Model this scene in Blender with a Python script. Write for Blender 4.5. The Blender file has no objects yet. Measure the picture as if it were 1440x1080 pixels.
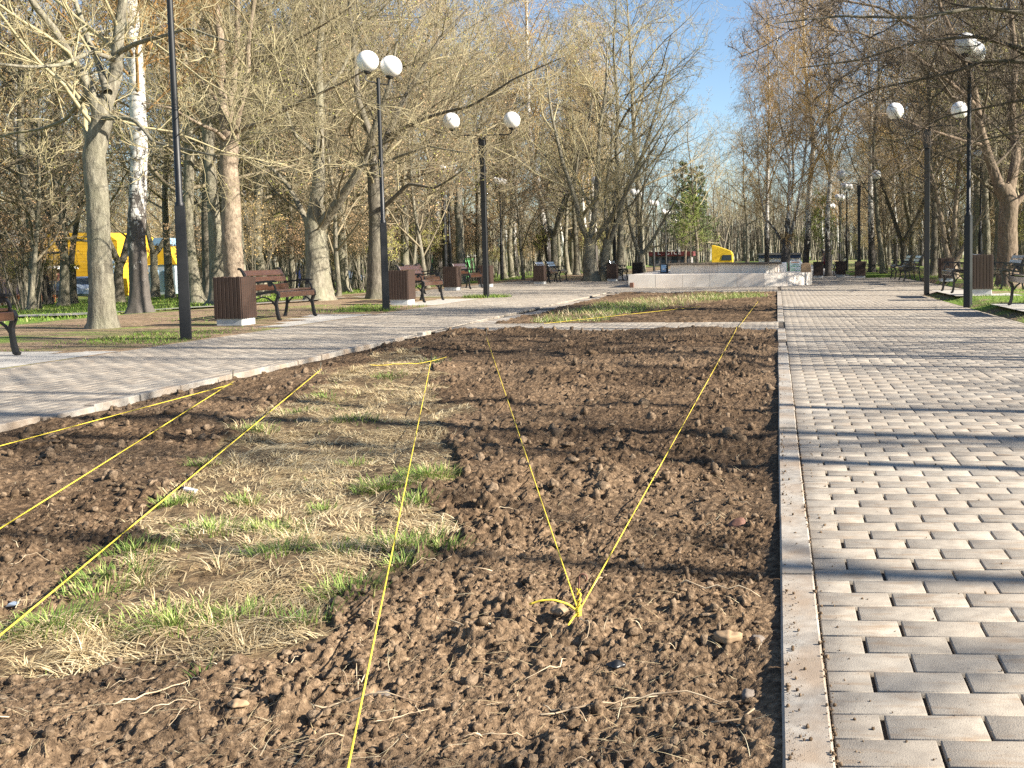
import bpy, bmesh, math, random
import numpy as np
from mathutils import Vector, Matrix
R = math.radians
random.seed(5)
RNG = np.random.default_rng(11)
sc = bpy.context.scene
col = sc.collection

# ------------------------------------------------------------------ camera
F_PX, PPX, PPY, HC = 1410.0, 1030.0, 460.0, 1.1
YAW, PITCH, ROLL = math.atan(63 / 1410.), math.atan(100 / 1410.), 0.010
fw = Vector((-math.sin(YAW) * math.cos(PITCH), math.cos(YAW) * math.cos(PITCH), -math.sin(PITCH)))
rw = Vector((math.cos(YAW), math.sin(YAW), 0))
uw = rw.cross(fw)
rc = rw * math.cos(ROLL) - uw * math.sin(ROLL)
uc = rw * math.sin(ROLL) + uw * math.cos(ROLL)
cd = bpy.data.cameras.new('camera'); cam = bpy.data.objects.new('camera', cd); col.objects.link(cam)
cam.matrix_world = Matrix(((rc.x, uc.x, -fw.x, 0), (rc.y, uc.y, -fw.y, 0), (rc.z, uc.z, -fw.z, HC), (0, 0, 0, 1)))
cd.sensor_width = 36; cd.lens = F_PX / 1440 * 36
cd.shift_x = (720 - PPX) / 1440; cd.shift_y = -(540 - PPY) / 1440
cd.clip_start = 0.05; cd.clip_end = 2000
sc.camera = cam

def gz(x):
    """height of the land: verge slightly raised on the right, falling away to the left"""
    x = np.asarray(x, float)
    t = np.clip((x - 3.9) / .6, 0, 1)
    return .12 * t * t * (3 - 2 * t) - .043 * np.clip(-x - 13, 0, 45)

def ray(px, py):
    return fw + rc * ((px - PPX) / F_PX) - uc * ((py - PPY) / F_PX)
def atY(px, py, Y):
    d = ray(px, py); k = Y / d.y
    return Vector((d.x * k, Y, HC + d.z * k))
def at(px, py, z=None):
    d = ray(px, py); zz = z if z is not None else 0.
    for _ in range(12):
        k = (zz - HC) / d.z
        if z is not None: break
        zz = .5 * zz + .5 * float(gz(d.x * k))
    return Vector((d.x * k, d.y * k, zz))

# ------------------------------------------------------------------ object helpers
def tag(o, label=None, cat=None, group=None, kind=None):
    if label: o['label'] = label
    if cat: o['category'] = cat
    if group: o['group'] = group
    if kind: o['kind'] = kind
    return o
def thing(name, label, cat, loc=(0, 0, 0), rz=0, group=None):
    o = bpy.data.objects.new(name, None); col.objects.link(o)
    o.location = loc; o.rotation_euler = (0, 0, rz); o.empty_display_size = .2
    return tag(o, label, cat, group)
def np_mesh(name, V, polys, mats, smooth=False, attrs=None, mat_idx=None):
    """polys: list of (F,k) index arrays"""
    me = bpy.data.meshes.new(name)
    V = np.ascontiguousarray(V, np.float32)
    me.vertices.add(len(V)); me.vertices.foreach_set('co', V.ravel())
    tot = sum(p.size for p in polys); nf = sum(len(p) for p in polys)
    me.loops.add(tot); me.polygons.add(nf)
    me.loops.foreach_set('vertex_index', np.concatenate([p.ravel() for p in polys]).astype(np.int32))
    sz = np.concatenate([np.full(len(p), p.shape[1], np.int32) for p in polys])
    st = np.concatenate([[0], np.cumsum(sz)[:-1]]).astype(np.int32)
    me.polygons.foreach_set('loop_start', st)
    if smooth: me.polygons.foreach_set('use_smooth', np.ones(nf, bool))
    for m in (mats if isinstance(mats, (list, tuple)) else [mats]): me.materials.append(m)
    if mat_idx is not None: me.polygons.foreach_set('material_index', mat_idx.astype(np.int32))
    for k, a in (attrs or {}).items():
        at_ = me.attributes.new(k, 'FLOAT', 'POINT'); at_.data.foreach_set('value', np.ascontiguousarray(a, np.float32))
    me.update(calc_edges=True); me.validate()
    return me
def link(name, me, parent=None, loc=(0, 0, 0)):
    o = bpy.data.objects.new(name, me); col.objects.link(o); o.location = loc
    if parent: o.parent = parent
    return o
def copy_tree(o, parent=None):
    c = o.copy(); col.objects.link(c); c.parent = parent
    for ch in o.children: copy_tree(ch, c)
    return c

class MB:
    def __init__(s): s.v = []; s.f = []
    def box(s, c, size, rz=0, bev=0., taper=1.0):
        bm = bmesh.new(); bmesh.ops.create_cube(bm, size=1)
        for v in bm.verts:
            k = taper if v.co.z > 0 else 1
            v.co = Vector((v.co.x * size[0] * k, v.co.y * size[1] * k, v.co.z * size[2]))
        if bev: bmesh.ops.bevel(bm, geom=bm.edges[:], offset=bev, segments=1, affect='EDGES', profile=.5)
        M = Matrix.Translation(c) @ Matrix.Rotation(rz, 4, 'Z')
        s.addbm(bm, M); return s
    def addbm(s, bm, M=Matrix()):
        b = len(s.v); bm.verts.ensure_lookup_table(); bm.verts.index_update()
        s.v += [tuple(M @ v.co) for v in bm.verts]
        s.f += [tuple(b + v.index for v in f.verts) for f in bm.faces]
        bm.free()
    def prism(s, pts, y0, y1, axis='y', bev=0.):
        """outline (a, z) extruded along y (or x)"""
        bm = bmesh.new()
        mk = (lambda a, z, y: (a, y, z)) if axis == 'y' else (lambda a, z, y: (y, a, z))
        A = [bm.verts.new(mk(a, z, y0)) for a, z in pts]; B = [bm.verts.new(mk(a, z, y1)) for a, z in pts]
        n = len(pts); bm.faces.new(A); bm.faces.new(B[::-1])
        for i in range(n): bm.faces.new((A[i], B[i], B[(i + 1) % n], A[(i + 1) % n]))
        bmesh.ops.recalc_face_normals(bm, faces=bm.faces[:])
        if bev: bmesh.ops.bevel(bm, geom=bm.edges[:], offset=bev, segments=2, affect='EDGES', profile=.6)
        s.addbm(bm); return s
    def tube(s, pts, r, n=8, cap=True, sx=1., ph=0.):
        pts = [Vector(p) for p in pts]; m = len(pts)
        rr = r if isinstance(r, (list, tuple)) else [r] * m
        b = len(s.v); T0 = (pts[1] - pts[0]).normalized()
        ref = Vector((0, 1, 0)) if abs(T0.y) < .9 else Vector((1, 0, 0))
        for i, p in enumerate(pts):
            T = (pts[min(i + 1, m - 1)] - pts[max(i - 1, 0)]).normalized()
            U = (ref - T * ref.dot(T)).normalized(); W = T.cross(U)
            for k in range(n):
                a = 2 * math.pi * k / n + ph
                s.v.append(tuple(p + U * math.cos(a) * rr[i] * sx + W * math.sin(a) * rr[i]))
        for i in range(m - 1):
            for k in range(n):
                s.f.append((b + i * n + k, b + i * n + (k + 1) % n, b + (i + 1) * n + (k + 1) % n, b + (i + 1) * n + k))
        if cap:
            s.f.append(tuple(b + k for k in range(n))[::-1]); s.f.append(tuple(b + (m - 1) * n + k for k in range(n)))
        return s
    def lathe(s, prof, n=20, c=(0, 0, 0)):
        b = len(s.v); m = len(prof)
        for r, z in prof:
            for k in range(n):
                a = 2 * math.pi * k / n
                s.v.append((c[0] + r * math.cos(a), c[1] + r * math.sin(a), c[2] + z))
        for i in range(m - 1):
            for k in range(n):
                s.f.append((b + i * n + k, b + i * n + (k + 1) % n, b + (i + 1) * n + (k + 1) % n, b + (i + 1) * n + k))
        s.f.append(tuple(b + k for k in range(n))[::-1]); s.f.append(tuple(b + (m - 1) * n + k for k in range(n)))
        return s
    def sphere(s, c, r, n=24, m=14, sz=1.):
        prof = [(max(1e-4, r * math.sin(math.pi * i / m)), -r * sz * math.cos(math.pi * i / m)) for i in range(m + 1)]
        return s.lathe(prof, n, c)
    def build(s, name, mat, parent=None, smooth=False, loc=(0, 0, 0), smooth_angle=None):
        me = bpy.data.meshes.new(name); me.from_pydata(s.v, [], s.f); me.materials.append(mat)
        me.update()
        if smooth: me.polygons.foreach_set('use_smooth', np.ones(len(me.polygons), bool))
        if smooth_angle: me.polygons.foreach_set('use_smooth', np.ones(len(me.polygons), bool)); me.set_sharp_from_angle(angle=R(smooth_angle))
        return link(name, me, parent, loc)

# ------------------------------------------------------------------ materials
class NT:
    def __init__(s, name):
        s.m = bpy.data.materials.new(name); s.m.use_nodes = True; s.t = s.m.node_tree
        s.b = s.t.nodes['Principled BSDF']; s.out = s.t.nodes['Material Output']
    def n(s, typ, **kw):
        nd = s.t.nodes.new(typ)
        for k, v in kw.items():
            if k in nd.inputs: nd.inputs[k].default_value = v
            else: setattr(nd, k, v)
        return nd
    def l(s, a, b): s.t.links.new(a, b)
    def coord(s, scale=(1, 1, 1), kind='Object'):
        tc = s.n('ShaderNodeTexCoord'); mp = s.n('ShaderNodeMapping'); mp.inputs['Scale'].default_value = scale
        s.l(tc.outputs[kind], mp.inputs[0]); return mp.outputs[0]
    def noise(s, vec, scale, detail=4, rough=.55):
        nd = s.n('ShaderNodeTexNoise', Scale=scale, Detail=detail, Roughness=rough); s.l(vec, nd.inputs['Vector']); return nd.outputs['Fac']
    def ramp(s, fac, stops):
        nd = s.n('ShaderNodeValToRGB'); e = nd.color_ramp.elements
        while len(e) < len(stops): e.new(.5)
        for i, (p, c) in enumerate(stops):
            e[i].position = p; e[i].color = (c[0], c[1], c[2], 1) if isinstance(c, (tuple, list)) else (c, c, c, 1)
        s.l(fac, nd.inputs[0]); return nd.outputs[0]
    def mix(s, fac, a, b, typ='MIX'):
        nd = s.n('ShaderNodeMix', data_type='RGBA', blend_type=typ)
        for v, i in ((fac, 0), (a, 6), (b, 7)):
            if isinstance(v, bpy.types.NodeSocket): s.l(v, nd.inputs[i])
            else: nd.inputs[i].default_value = v if i == 0 else (*v, 1)
        return nd.outputs[2]
    def math(s, op, a, b=0.):
        nd = s.n('ShaderNodeMath', operation=op)
        for v, i in ((a, 0), (b, 1)):
            if isinstance(v, bpy.types.NodeSocket): s.l(v, nd.inputs[i])
            else: nd.inputs[i].default_value = v
        return nd.outputs[0]
    def attr(s, name):
        nd = s.n('ShaderNodeAttribute', attribute_name=name); return nd.outputs['Fac']
    def objrand(s): return s.n('ShaderNodeObjectInfo').outputs['Random']
    def bump(s, h, strength=.5, dist=.01):
        nd = s.n('ShaderNodeBump', Strength=strength, Distance=dist); s.l(h, nd.inputs['Height']); s.l(nd.outputs[0], s.b.inputs['Normal'])
    def base(s, c, rough=.8):
        if isinstance(c, bpy.types.NodeSocket): s.l(c, s.b.inputs['Base Color'])
        else: s.b.inputs['Base Color'].default_value = (*c, 1)
        s.b.inputs['Roughness'].default_value = rough
        return s.m
def plain(name, c, rough=.6, var=.25, sc_=12, metal=0.):
    t = NT(name); v = t.coord(); n = t.noise(v, sc_, 5)
    lo = tuple(x * (1 - var) for x in c); hi = tuple(min(1, x * (1 + var)) for x in c)
    t.base(t.ramp(n, [(.3, lo), (.7, hi)]), rough); t.b.inputs['Metallic'].default_value = metal
    return t.m
M = {}
def m_soil():
    t = NT('soil'); v = t.coord()
    n1 = t.noise(v, 1.7, 4); n2 = t.noise(v, 45, 6, .65); n3 = t.noise(v, 190, 3)
    c = t.ramp(n2, [(.32, (.022, .014, .009)), (.5, (.072, .046, .027)), (.68, (.19, .125, .075))])
    c = t.mix(t.math('MULTIPLY', t.attr('dry'), .75), c, t.ramp(n2, [(.3, (.06, .039, .024)), (.52, (.19, .128, .078)), (.72, (.37, .265, .17))]))
    c = t.mix(t.ramp(n3, [(.66, 0.), (.72, .5)]), c, (.36, .28, .20))
    g = t.attr('grass'); n4 = t.noise(v, 25, 5)
    thatch = t.ramp(n4, [(.3, (.05, .036, .022)), (.52, (.13, .09, .052)), (.7, (.27, .20, .11))])
    c = t.mix(g, c, thatch)
    t.bump(t.math('ADD', t.math('MULTIPLY', n2, .6), t.math('MULTIPLY', n3, .35)), 1., .016)
    t.base(c, 1.); t.b.inputs['Specular IOR Level'].default_value = .15
    return t.m
M['soil'] = m_soil()
def m_clod():
    t = NT('clod'); v = t.coord(); r = t.attr('rnd'); n2 = t.noise(v, 60, 5, .65); n3 = t.noise(v, 220, 3)
    c = t.ramp(n2, [(.3, (.035, .023, .014)), (.5, (.10, .066, .04)), (.7, (.23, .16, .10))])
    c = t.mix(t.math('MULTIPLY', r, .6), c, t.ramp(n2, [(.3, (.13, .09, .06)), (.7, (.36, .27, .185))]))
    t.bump(t.math('ADD', n2, t.math('MULTIPLY', n3, .5)), .8, .008)
    t.base(c, 1.); t.b.inputs['Specular IOR Level'].default_value = .15
    return t.m
M['clod'] = m_clod()
def m_paver():
    t = NT('paver'); v = t.coord(); r = t.attr('rnd'); n1 = t.noise(v, 1.1, 4); n2 = t.noise(v, 14, 6, .6); n3 = t.noise(v, 260, 3)
    n5 = t.noise(t.coord((1.2, 5, 1)), 4.5, 6, .65)
    c = t.ramp(r, [(0, (.295, .255, .208)), (.5, (.322, .28, .228)), (1, (.35, .306, .25))])
    c = t.mix(t.ramp(n2, [(.40, 0.), (.66, .75)]), c, (.20, .172, .142))
    c = t.mix(t.ramp(n5, [(.52, 0.), (.66, .75)]), c, (.23, .165, .11))
    c = t.mix(t.ramp(n1, [(.5, 0.), (.72, .35)]), c, (.46, .42, .36))
    c = t.mix(t.ramp(n3, [(.58, 0.), (.68, .65)]), c, (.15, .13, .11))
    c = t.mix(t.ramp(n3, [(.22, .5), (.32, 0.)]), c, (.6, .57, .52))
    t.bump(t.math('ADD', n3, t.math('MULTIPLY', n2, .8)), .4, .004)
    t.base(c, .82); t.b.inputs['Specular IOR Level'].default_value = .35
    return t.m
M['paver'] = m_paver()
def m_kerb():
    t = NT('kerb'); v = t.coord(); n1 = t.noise(v, 3, 5, .6); n2 = t.noise(v, 30, 5); n3 = t.noise(v, 300, 2)
    c = t.ramp(n2, [(.3, (.235, .21, .18)), (.7, (.36, .325, .28))])
    c = t.mix(t.ramp(n1, [(.45, 0.), (.62, .8)]), c, (.24, .175, .12))
    c = t.mix(t.ramp(n3, [(.62, 0.), (.7, .5)]), c, (.15, .13, .11))
    t.bump(t.math('ADD', n3, n2), .35, .004); t.base(c, .85); return t.m
M['kerb'] = m_kerb()
M['joint'] = plain('joint', (.065, .05, .036), 1., .5, 60)
M['slab'] = plain('slab', (.36, .335, .30), .9, .22, 9)
def m_ground():
    t = NT('ground'); v = t.coord(); n1 = t.noise(v, .35, 5, .6); n2 = t.noise(v, 9, 6, .65); n3 = t.noise(v, 40, 4)
    dirt = t.ramp(n2, [(.3, (.10, .07, .045)), (.5, (.22, .155, .10)), (.7, (.34, .25, .165))])
    grn = t.ramp(n3, [(.3, (.07, .13, .02)), (.55, (.14, .23, .035)), (.75, (.24, .27, .08))])
    c = t.mix(t.attr('green'), dirt, grn)
    t.bump(n2, .8, .05); t.base(c, 1.); t.b.inputs['Specular IOR Level'].default_value = .1; return t.m
M['ground'] = m_ground()
M['asphalt'] = plain('asphalt', (.24, .225, .205), .9, .25, 30)
def m_bark(name, lo, mid, hi, sz=.28, scale=16., lichen=(.25, .25, .15), bump=.9):
    t = NT(name); v = t.coord((1, 1, sz)); n1 = t.noise(v, scale, 6, .65); n2 = t.noise(t.coord(), 1.6, 4); n3 = t.noise(t.coord(), 70, 3)
    c = t.ramp(n1, [(.30, lo), (.5, mid), (.68, hi)])
    c = t.mix(t.ramp(n2, [(.45, 0.), (.7, .55)]), c, lichen)
    c = t.mix(.35, c, t.ramp(n3, [(.3, lo), (.7, hi)]))
    t.bump(t.math('ADD', n1, t.math('MULTIPLY', n3, .3)), bump, .03); t.base(c, .95)
    t.b.inputs['Specular IOR Level'].default_value = .2; return t.m
M['bark'] = m_bark('bark', (.045, .038, .028), (.175, .155, .115), (.34, .31, .235), lichen=(.24, .24, .15))
M['bark_red'] = m_bark('bark_red', (.05, .036, .026), (.21, .16, .115), (.40, .32, .235), .5, 13, (.28, .24, .17))
M['bark_brown'] = m_bark('bark_brown', (.04, .028, .02), (.145, .105, .075), (.30, .23, .165), .4, 14, (.17, .14, .1))
M['bark_dark'] = m_bark('bark_dark', (.032, .027, .021), (.115, .10, .078), (.24, .21, .165), .3, 16, (.13, .13, .08))
def m_birch():
    t = NT('birch_bark'); n1 = t.noise(t.coord((1.2, 1.2, 5)), 3.2, 5, .7); n2 = t.noise(t.coord((1, 1, .3)), 11, 6, .7); n3 = t.noise(t.coord(), 60, 3)
    tc = t.n('ShaderNodeTexCoord'); sp = t.n('ShaderNodeSeparateXYZ'); t.l(tc.outputs['Object'], sp.inputs[0])
    white = t.ramp(n3, [(.3, (.50, .47, .42)), (.7, (.70, .67, .61))])
    dark = (.035, .03, .026)
    c = t.mix(t.ramp(n1, [(.40, 1.), (.46, 0.)]), white, dark)
    zf = t.math('MULTIPLY', sp.outputs['Z'], .085)
    k = t.math('ADD', t.math('SUBTRACT', n2, zf), .16)
    c = t.mix(t.ramp(k, [(.40, 0.), (.47, 1.)]), c, t.ramp(n3, [(.3, (.03, .026, .022)), (.7, (.12, .10, .085))]))
    t.bump(t.math('SUBTRACT', 1., t.ramp(k, [(.38, 0.), (.5, 1.)])), .8, .03); t.base(c, .8); return t.m
M['birch'] = m_birch()
def m_twig(name, a, b):
    t = NT(name); r = t.objrand(); n = t.noise(t.coord(), .9, 3)
    f = t.math('ADD', t.math('MULTIPLY', r, .62), t.math('MULTIPLY', n, .4))
    t.base(t.ramp(f, [(.2, a), (.8, b)]), .75); t.b.inputs['Specular IOR Level'].default_value = .3; return t.m
M['twig'] = m_twig('twig', (.10, .08, .052), (.38, .325, .185))
M['twig_dark'] = m_twig('twig_dark', (.09, .068, .048), (.27, .215, .14))
M['twig_birch'] = m_twig('twig_birch', (.24, .14, .05), (.46, .31, .12))
M['twig_far'] = m_twig('twig_far', (.075, .06, .043), (.36, .30, .185))
M['leaf_tan'] = m_twig('leaf_tan', (.36, .24, .10), (.56, .41, .18))
M['leaf_rust'] = m_twig('leaf_rust', (.30, .19, .10), (.48, .34, .19))
M['leaf_yg'] = m_twig('leaf_yg', (.26, .27, .05), (.42, .40, .10))
M['needle'] = m_twig('needle', (.035, .06, .02), (.10, .13, .045))
M['leaf_green'] = m_twig('leaf_green', (.08, .14, .02), (.20, .25, .04))
def m_grass(name, stops, trans=.25):
    t = NT(name); r = t.attr('rnd'); c = t.ramp(r, stops); t.base(c, .7)
    d = t.n('ShaderNodeBsdfTranslucent'); t.l(c, d.inputs[0]); mx = t.n('ShaderNodeMixShader', Fac=trans)
    mx.inputs[0].default_value = trans
    t.l(t.b.outputs[0], mx.inputs[1]); t.l(d.outputs[0], mx.inputs[2]); t.l(mx.outputs[0], t.out.inputs[0]); return t.m
M['straw'] = m_grass('straw', [(0, (.20, .13, .07)), (.3, (.46, .35, .19)), (.75, (.64, .52, .31)), (1, (.74, .65, .44))])
M['grass'] = m_grass('grass', [(0, (.06, .11, .02)), (.5, (.16, .25, .04)), (.85, (.30, .36, .09)), (1, (.55, .5, .22))])
M['lawn'] = m_grass('lawn', [(0, (.07, .13, .015)), (.5, (.15, .25, .03)), (.9, (.25, .32, .06)), (1, (.4, .36, .16))])
M['iron'] = plain('black_paint', (.012, .012, .013), .38, .3, 30)
M['lamp_black'] = plain('lamp_black', (.005, .0052, .006), .5, .25, 20)
M['steel'] = plain('galvanised', (.34, .35, .36), .45, .15, 20, .3)
def m_wood(name, lo, hi, rough, coat=0.):
    t = NT(name); n = t.noise(t.coord((14, .7, 14)), 3., 5, .6); n2 = t.noise(t.coord((14, 14, .8)), 3., 5, .6)
    c = t.ramp(t.math('MULTIPLY', t.math('ADD', n, n2), .5), [(.3, lo), (.7, hi)]); t.bump(n, .2, .003); t.base(c, rough)
    t.b.inputs['Coat Weight'].default_value = coat; t.b.inputs['Coat Roughness'].default_value = .12; return t.m
M['bench_wood'] = m_wood('bench_wood', (.034, .015, .009), (.08, .035, .02), .25, 1.)
M['bin_wood'] = m_wood('bin_wood', (.016, .0075, .0045), (.047, .022, .012), .6, .0)
M['concrete'] = plain('concrete', (.42, .42, .41), .8, .15, 14)
M['globe'] = plain('globe', (.80, .78, .75), .32, .03, 3)
M['globe'].node_tree.nodes['Principled BSDF'].inputs['Subsurface Weight'].default_value = .25
M['globe'].node_tree.nodes['Principled BSDF'].inputs['Subsurface Radius'].default_value = (.1, .09, .08)
M['cord'] = plain('cord', (.70, .53, .05), .8, .35, 130)
M['rust'] = plain('rusty_steel', (.13, .06, .038), .75, .45, 90)
M['stone'] = plain('stone', (.30, .20, .115), .95, .3, 40)
M['grey_stone'] = plain('grey_stone', (.17, .14, .115), .95, .3, 40)
M['clod_stone'] = plain('clod_stone', (.22, .155, .10), 1., .4, 70)
M['root'] = m_grass('root', [(0, (.16, .10, .06)), (.5, (.40, .30, .19)), (1, (.58, .48, .33))], .0)
def m_marble():
    t = NT('marble'); v = t.coord(); n = t.noise(v, 1.6, 6, .65); n2 = t.noise(v, 14, 4); r = t.attr('rnd')
    c = t.ramp(n, [(.35, (.58, .50, .43)), (.55, (.68, .60, .52)), (.7, (.74, .67, .59))])
    c = t.mix(t.math('MULTIPLY', r, .5), c, (.56, .54, .49))
    c = t.mix(t.ramp(n2, [(.62, 0.), (.72, .4)]), c, (.48, .42, .36)); t.base(c, .55); return t.m
M['marble'] = m_marble()
M['yellow'] = plain('yellow_paint', (.72, .47, .02), .6, .12, 3)
M['ochre'] = plain('yellow_siding', (.70, .40, .015), .8, .15, 2)
M['pink'] = plain('pink_plaster', (.55, .33, .29), .9, .15, 2)
M['maroon'] = plain('maroon', (.12, .02, .02), .7, .2, 4)
M['white'] = plain('white_paint', (.75, .75, .74), .6, .05, 5)
M['pale_blue'] = plain('pale_blue_paint', (.36, .42, .47), .7, .1, 4)
M['blue'] = plain('blue_paint', (.05, .08, .28), .6, .2, 4)
M['blue_roof'] = plain('blue_roof', (.22, .36, .52), .5, .1, 4)
M['navy'] = plain('navy', (.02, .045, .10), .5, .2, 4)
M['orange'] = plain('orange_paint', (.62, .22, .08), .7, .15, 4)
M['glass'] = plain('dark_glass', (.03, .045, .06), .08, .2, 3)
M['car_silver'] = plain('silver_paint', (.36, .43, .52), .3, .06, 2, .4)
M['car_dark'] = plain('dark_car_paint', (.02, .022, .028), .25, .1, 2)
M['tyre'] = plain('tyre', (.018, .018, .018), .85, .2, 20)
M['roof_grey'] = plain('roof_grey', (.2, .19, .18), .8, .2, 3)
M['green_paint'] = plain('green_paint', (.12, .36, .14), .6, .1, 4)
M['skin'] = plain('skin', (.50, .32, .24), .6, .05, 10)
M['cloth_maroon'] = plain('maroon_cloth', (.16, .022, .035), .9, .2, 20)
M['cloth_dark'] = plain('dark_cloth', (.025, .028, .035), .9, .2, 20)
M['cloth_grey'] = plain('grey_cloth', (.13, .15, .17), .9, .2, 20)
M['hair'] = plain('hair', (.05, .035, .025), .8, .2, 30)
M['hair_pale'] = plain('pale_hair', (.5, .42, .36), .8, .1, 30)
M['bud_red'] = plain('red_buds', (.35, .03, .03), .7, .2, 8)

# ------------------------------------------------------------------ numpy noise
def h2(ix, iy, s=0):
    n = (ix.astype(np.int64) * 374761393 + iy.astype(np.int64) * 668265263 + s * 1442695041) & 0xffffffff
    n = ((n ^ (n >> 13)) * 1274126177) & 0xffffffff
    n = ((n ^ (n >> 16)) * 2246822519) & 0xffffffff
    return ((n ^ (n >> 15)) & 0xffffff) / float(0xffffff)
def vn(x, y, s=0):
    ix = np.floor(x); iy = np.floor(y); fx = x - ix; fy = y - iy
    fx = fx * fx * (3 - 2 * fx); fy = fy * fy * (3 - 2 * fy)
    a = h2(ix, iy, s); b = h2(ix + 1, iy, s); c = h2(ix, iy + 1, s); d = h2(ix + 1, iy + 1, s)
    return (a * (1 - fx) + b * fx) * (1 - fy) + (c * (1 - fx) + d * fx) * fy
def fbm(x, y, o=4, s=0):
    v = 0; a = .5
    for i in range(o): v = v + a * (vn(x, y, s + i) - .5); x = x * 2.03; y = y * 2.03; a *= .5
    return v
def clods(x, y, cell, prob, s, rmin=.3, rmax=.62):
    X = x / cell; Y = y / cell; ix = np.floor(X); iy = np.floor(Y); h = np.zeros_like(X)
    for dx in (-1, 0, 1):
        for dy in (-1, 0, 1):
            cx = ix + dx; cy = iy + dy
            jx = cx + .1 + .8 * h2(cx, cy, s); jy = cy + .1 + .8 * h2(cx, cy, s + 1)
            r = (rmin + (rmax - rmin) * h2(cx, cy, s + 2)) * (h2(cx, cy, s + 3) < prob)
            el = .7 + .6 * h2(cx, cy, s + 4)
            d2 = (X - jx) ** 2 * el + (Y - jy) ** 2 / el
            h = np.maximum(h, np.sqrt(np.maximum(0, r * r - d2)) * (.6 + .6 * h2(cx, cy, s + 5)))
    return h * cell
def in_poly(x, y, poly):
    x = np.asarray(x, float); y = np.asarray(y, float); inside = np.zeros(x.shape, bool); n = len(poly)
    for i in range(n):
        x0, y0 = poly[i]; x1, y1 = poly[(i + 1) % n]
        if y0 == y1: continue
        c = ((y0 > y) != (y1 > y)) & (x < (x1 - x0) * (y - y0) / (y1 - y0) + x0); inside ^= c
    return inside
XL, XR = -5.22, -.012          # bed edges (kerb faces)
GP = [(575, 486), (618, 500), (622, 560), (640, 640), (612, 760), (525, 850), (455, 900), (390, 935), (200, 925), (-60, 935), (-120, 900), (120, 835), (250, 690), (350, 605), (450, 530)]
GPOLY = [tuple(at(*p)[:2]) for p in GP]
GP2 = [(742, 452), (780, 440), (850, 427), (960, 415), (1060, 411), (1085, 414), (1000, 424), (900, 436), (850, 448), (780, 455)]
GPOLY2 = [tuple(at(*p)[:2]) for p in GP2]
def grass_w(x, y):
    jx = x + .35 * fbm(x * 2.2, y * 2.2, 3, 51) * 2; jy = y + .35 * fbm(x * 2.2, y * 2.2, 3, 57) * 2
    g = in_poly(jx, jy, GPOLY) | in_poly(jx, jy, GPOLY2)
    return g.astype(float)
def soil_h(x, y, far=False, gw=None):
    if gw is None: gw = grass_w(x, y)
    z = -.045 + .10 * fbm(x * .9, y * .9, 3, 3) + .07 * fbm(x * 3.5, y * 2.6, 3, 9)
    wx = x + .012 * (vn(x * 55, y * 55, 81) - .5) + .03 * (vn(x * 17, y * 17, 83) - .5); wy = y + .012 * (vn(x * 55, y * 55, 85) - .5) + .03 * (vn(x * 17, y * 17, 87) - .5)
    pw = np.clip(vn(x * 1.3, y * 1.6, 15) * 1.7 - .25, .1, 1)
    c = clods(wx, wy, .14, .07, 21, .14, .34) * .5 + clods(wx, wy, .055, .16, 31) * .45 * pw + clods(wx, wy, .027, .30, 41) * .5
    for k_, sc_ in enumerate((.11, .052, .027)): c = c + (.24, .34, .5)[k_] * sc_ * np.abs(vn(wx / sc_, wy / sc_, 70 + k_) - .5) * 2 * (.5 + vn(x * 2, y * 2.4, 77))
    c = c * np.clip(1.3 - .03 * y, .8, 1.2) + np.clip(y - 4, 0, 3) * .004 * np.abs(fbm(x * 13, y * 16, 3, 331)) * 6
    if not far:
        c = c * (.22 + .95 * vn(x * 2.3, y * 2.8, 88) * (.6 + .8 * vn(x * 7, y * 8, 89))) + clods(wx, wy, .013, .75, 61) * .7
        for k_, sc_ in enumerate((.014, .0075)): c = c + .8 * sc_ * np.abs(vn(wx / sc_, wy / sc_, 78 + k_) - .5) * 2
    z = z + c * (1 - .7 * gw) + gw * (.012 + .05 * fbm(x * 5, y * 5, 3, 71))
    z = z + .07 * np.exp(-((y - 14.72) / .28) ** 2) * (.4 + vn(x * 3, y, 5))       # heaped up against the cross path
    z = z + .02 * np.exp(-((y - 17.1) / .2) ** 2)
    e = np.clip((x - XL) / .25, 0, 1) * np.clip((XR - x) / .10, 0, 1)
    z = z * (.25 + .75 * e) - .004 * (1 - np.clip((XR - x) / .10, 0, 1)) - .035 * (1 - np.clip((x - XL) / .25, 0, 1))
    e2 = np.clip((14.98 - y) / .1, 0, 1) + (y > 15.5)
    return np.where(e2 < 1, z * e2 - .05 * (1 - e2), z)
def soil_block(x0, x1, nx, ys, far=False):
    xs = np.linspace(x0, x1, nx); X, Y = np.meshgrid(xs, ys)
    g = grass_w(X, Y); Z = soil_h(X, Y, far, g)
    V = np.stack([X, Y, Z], -1).reshape(-1, 3); ny = len(ys)
    i = (np.arange(ny - 1)[:, None] * nx + np.arange(nx - 1)).ravel()
    Q = np.stack([i, i + 1, i + nx + 1, i + nx], 1)
    dry = np.clip(.5 + (3.6 - Y) * .55 + 2.6 * fbm(X * 1.1, Y * 1.6, 4, 301), .0, 1) * .9 + .1
    dry = np.where(Y > 4.5, np.clip(.3 + 2.2 * fbm(X * 1.1, Y * 1.6, 4, 301), .05, .8), dry)
    return V, Q, np.stack([g.ravel(), dry.ravel()], 1)
def join(bl):
    V = []; Q = []; A = []; b = 0
    for v, q, a in bl: V.append(v); Q.append(q + b); A.append(a); b += len(v)
    return np.concatenate(V), np.concatenate(Q), np.concatenate(A)
ys1 = np.arange(1.7, 4.2, .0052)
ys2 = [4.2 - .0052]
while ys2[-1] < 15.0: ys2.append(ys2[-1] + .0026 * ys2[-1])
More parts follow.
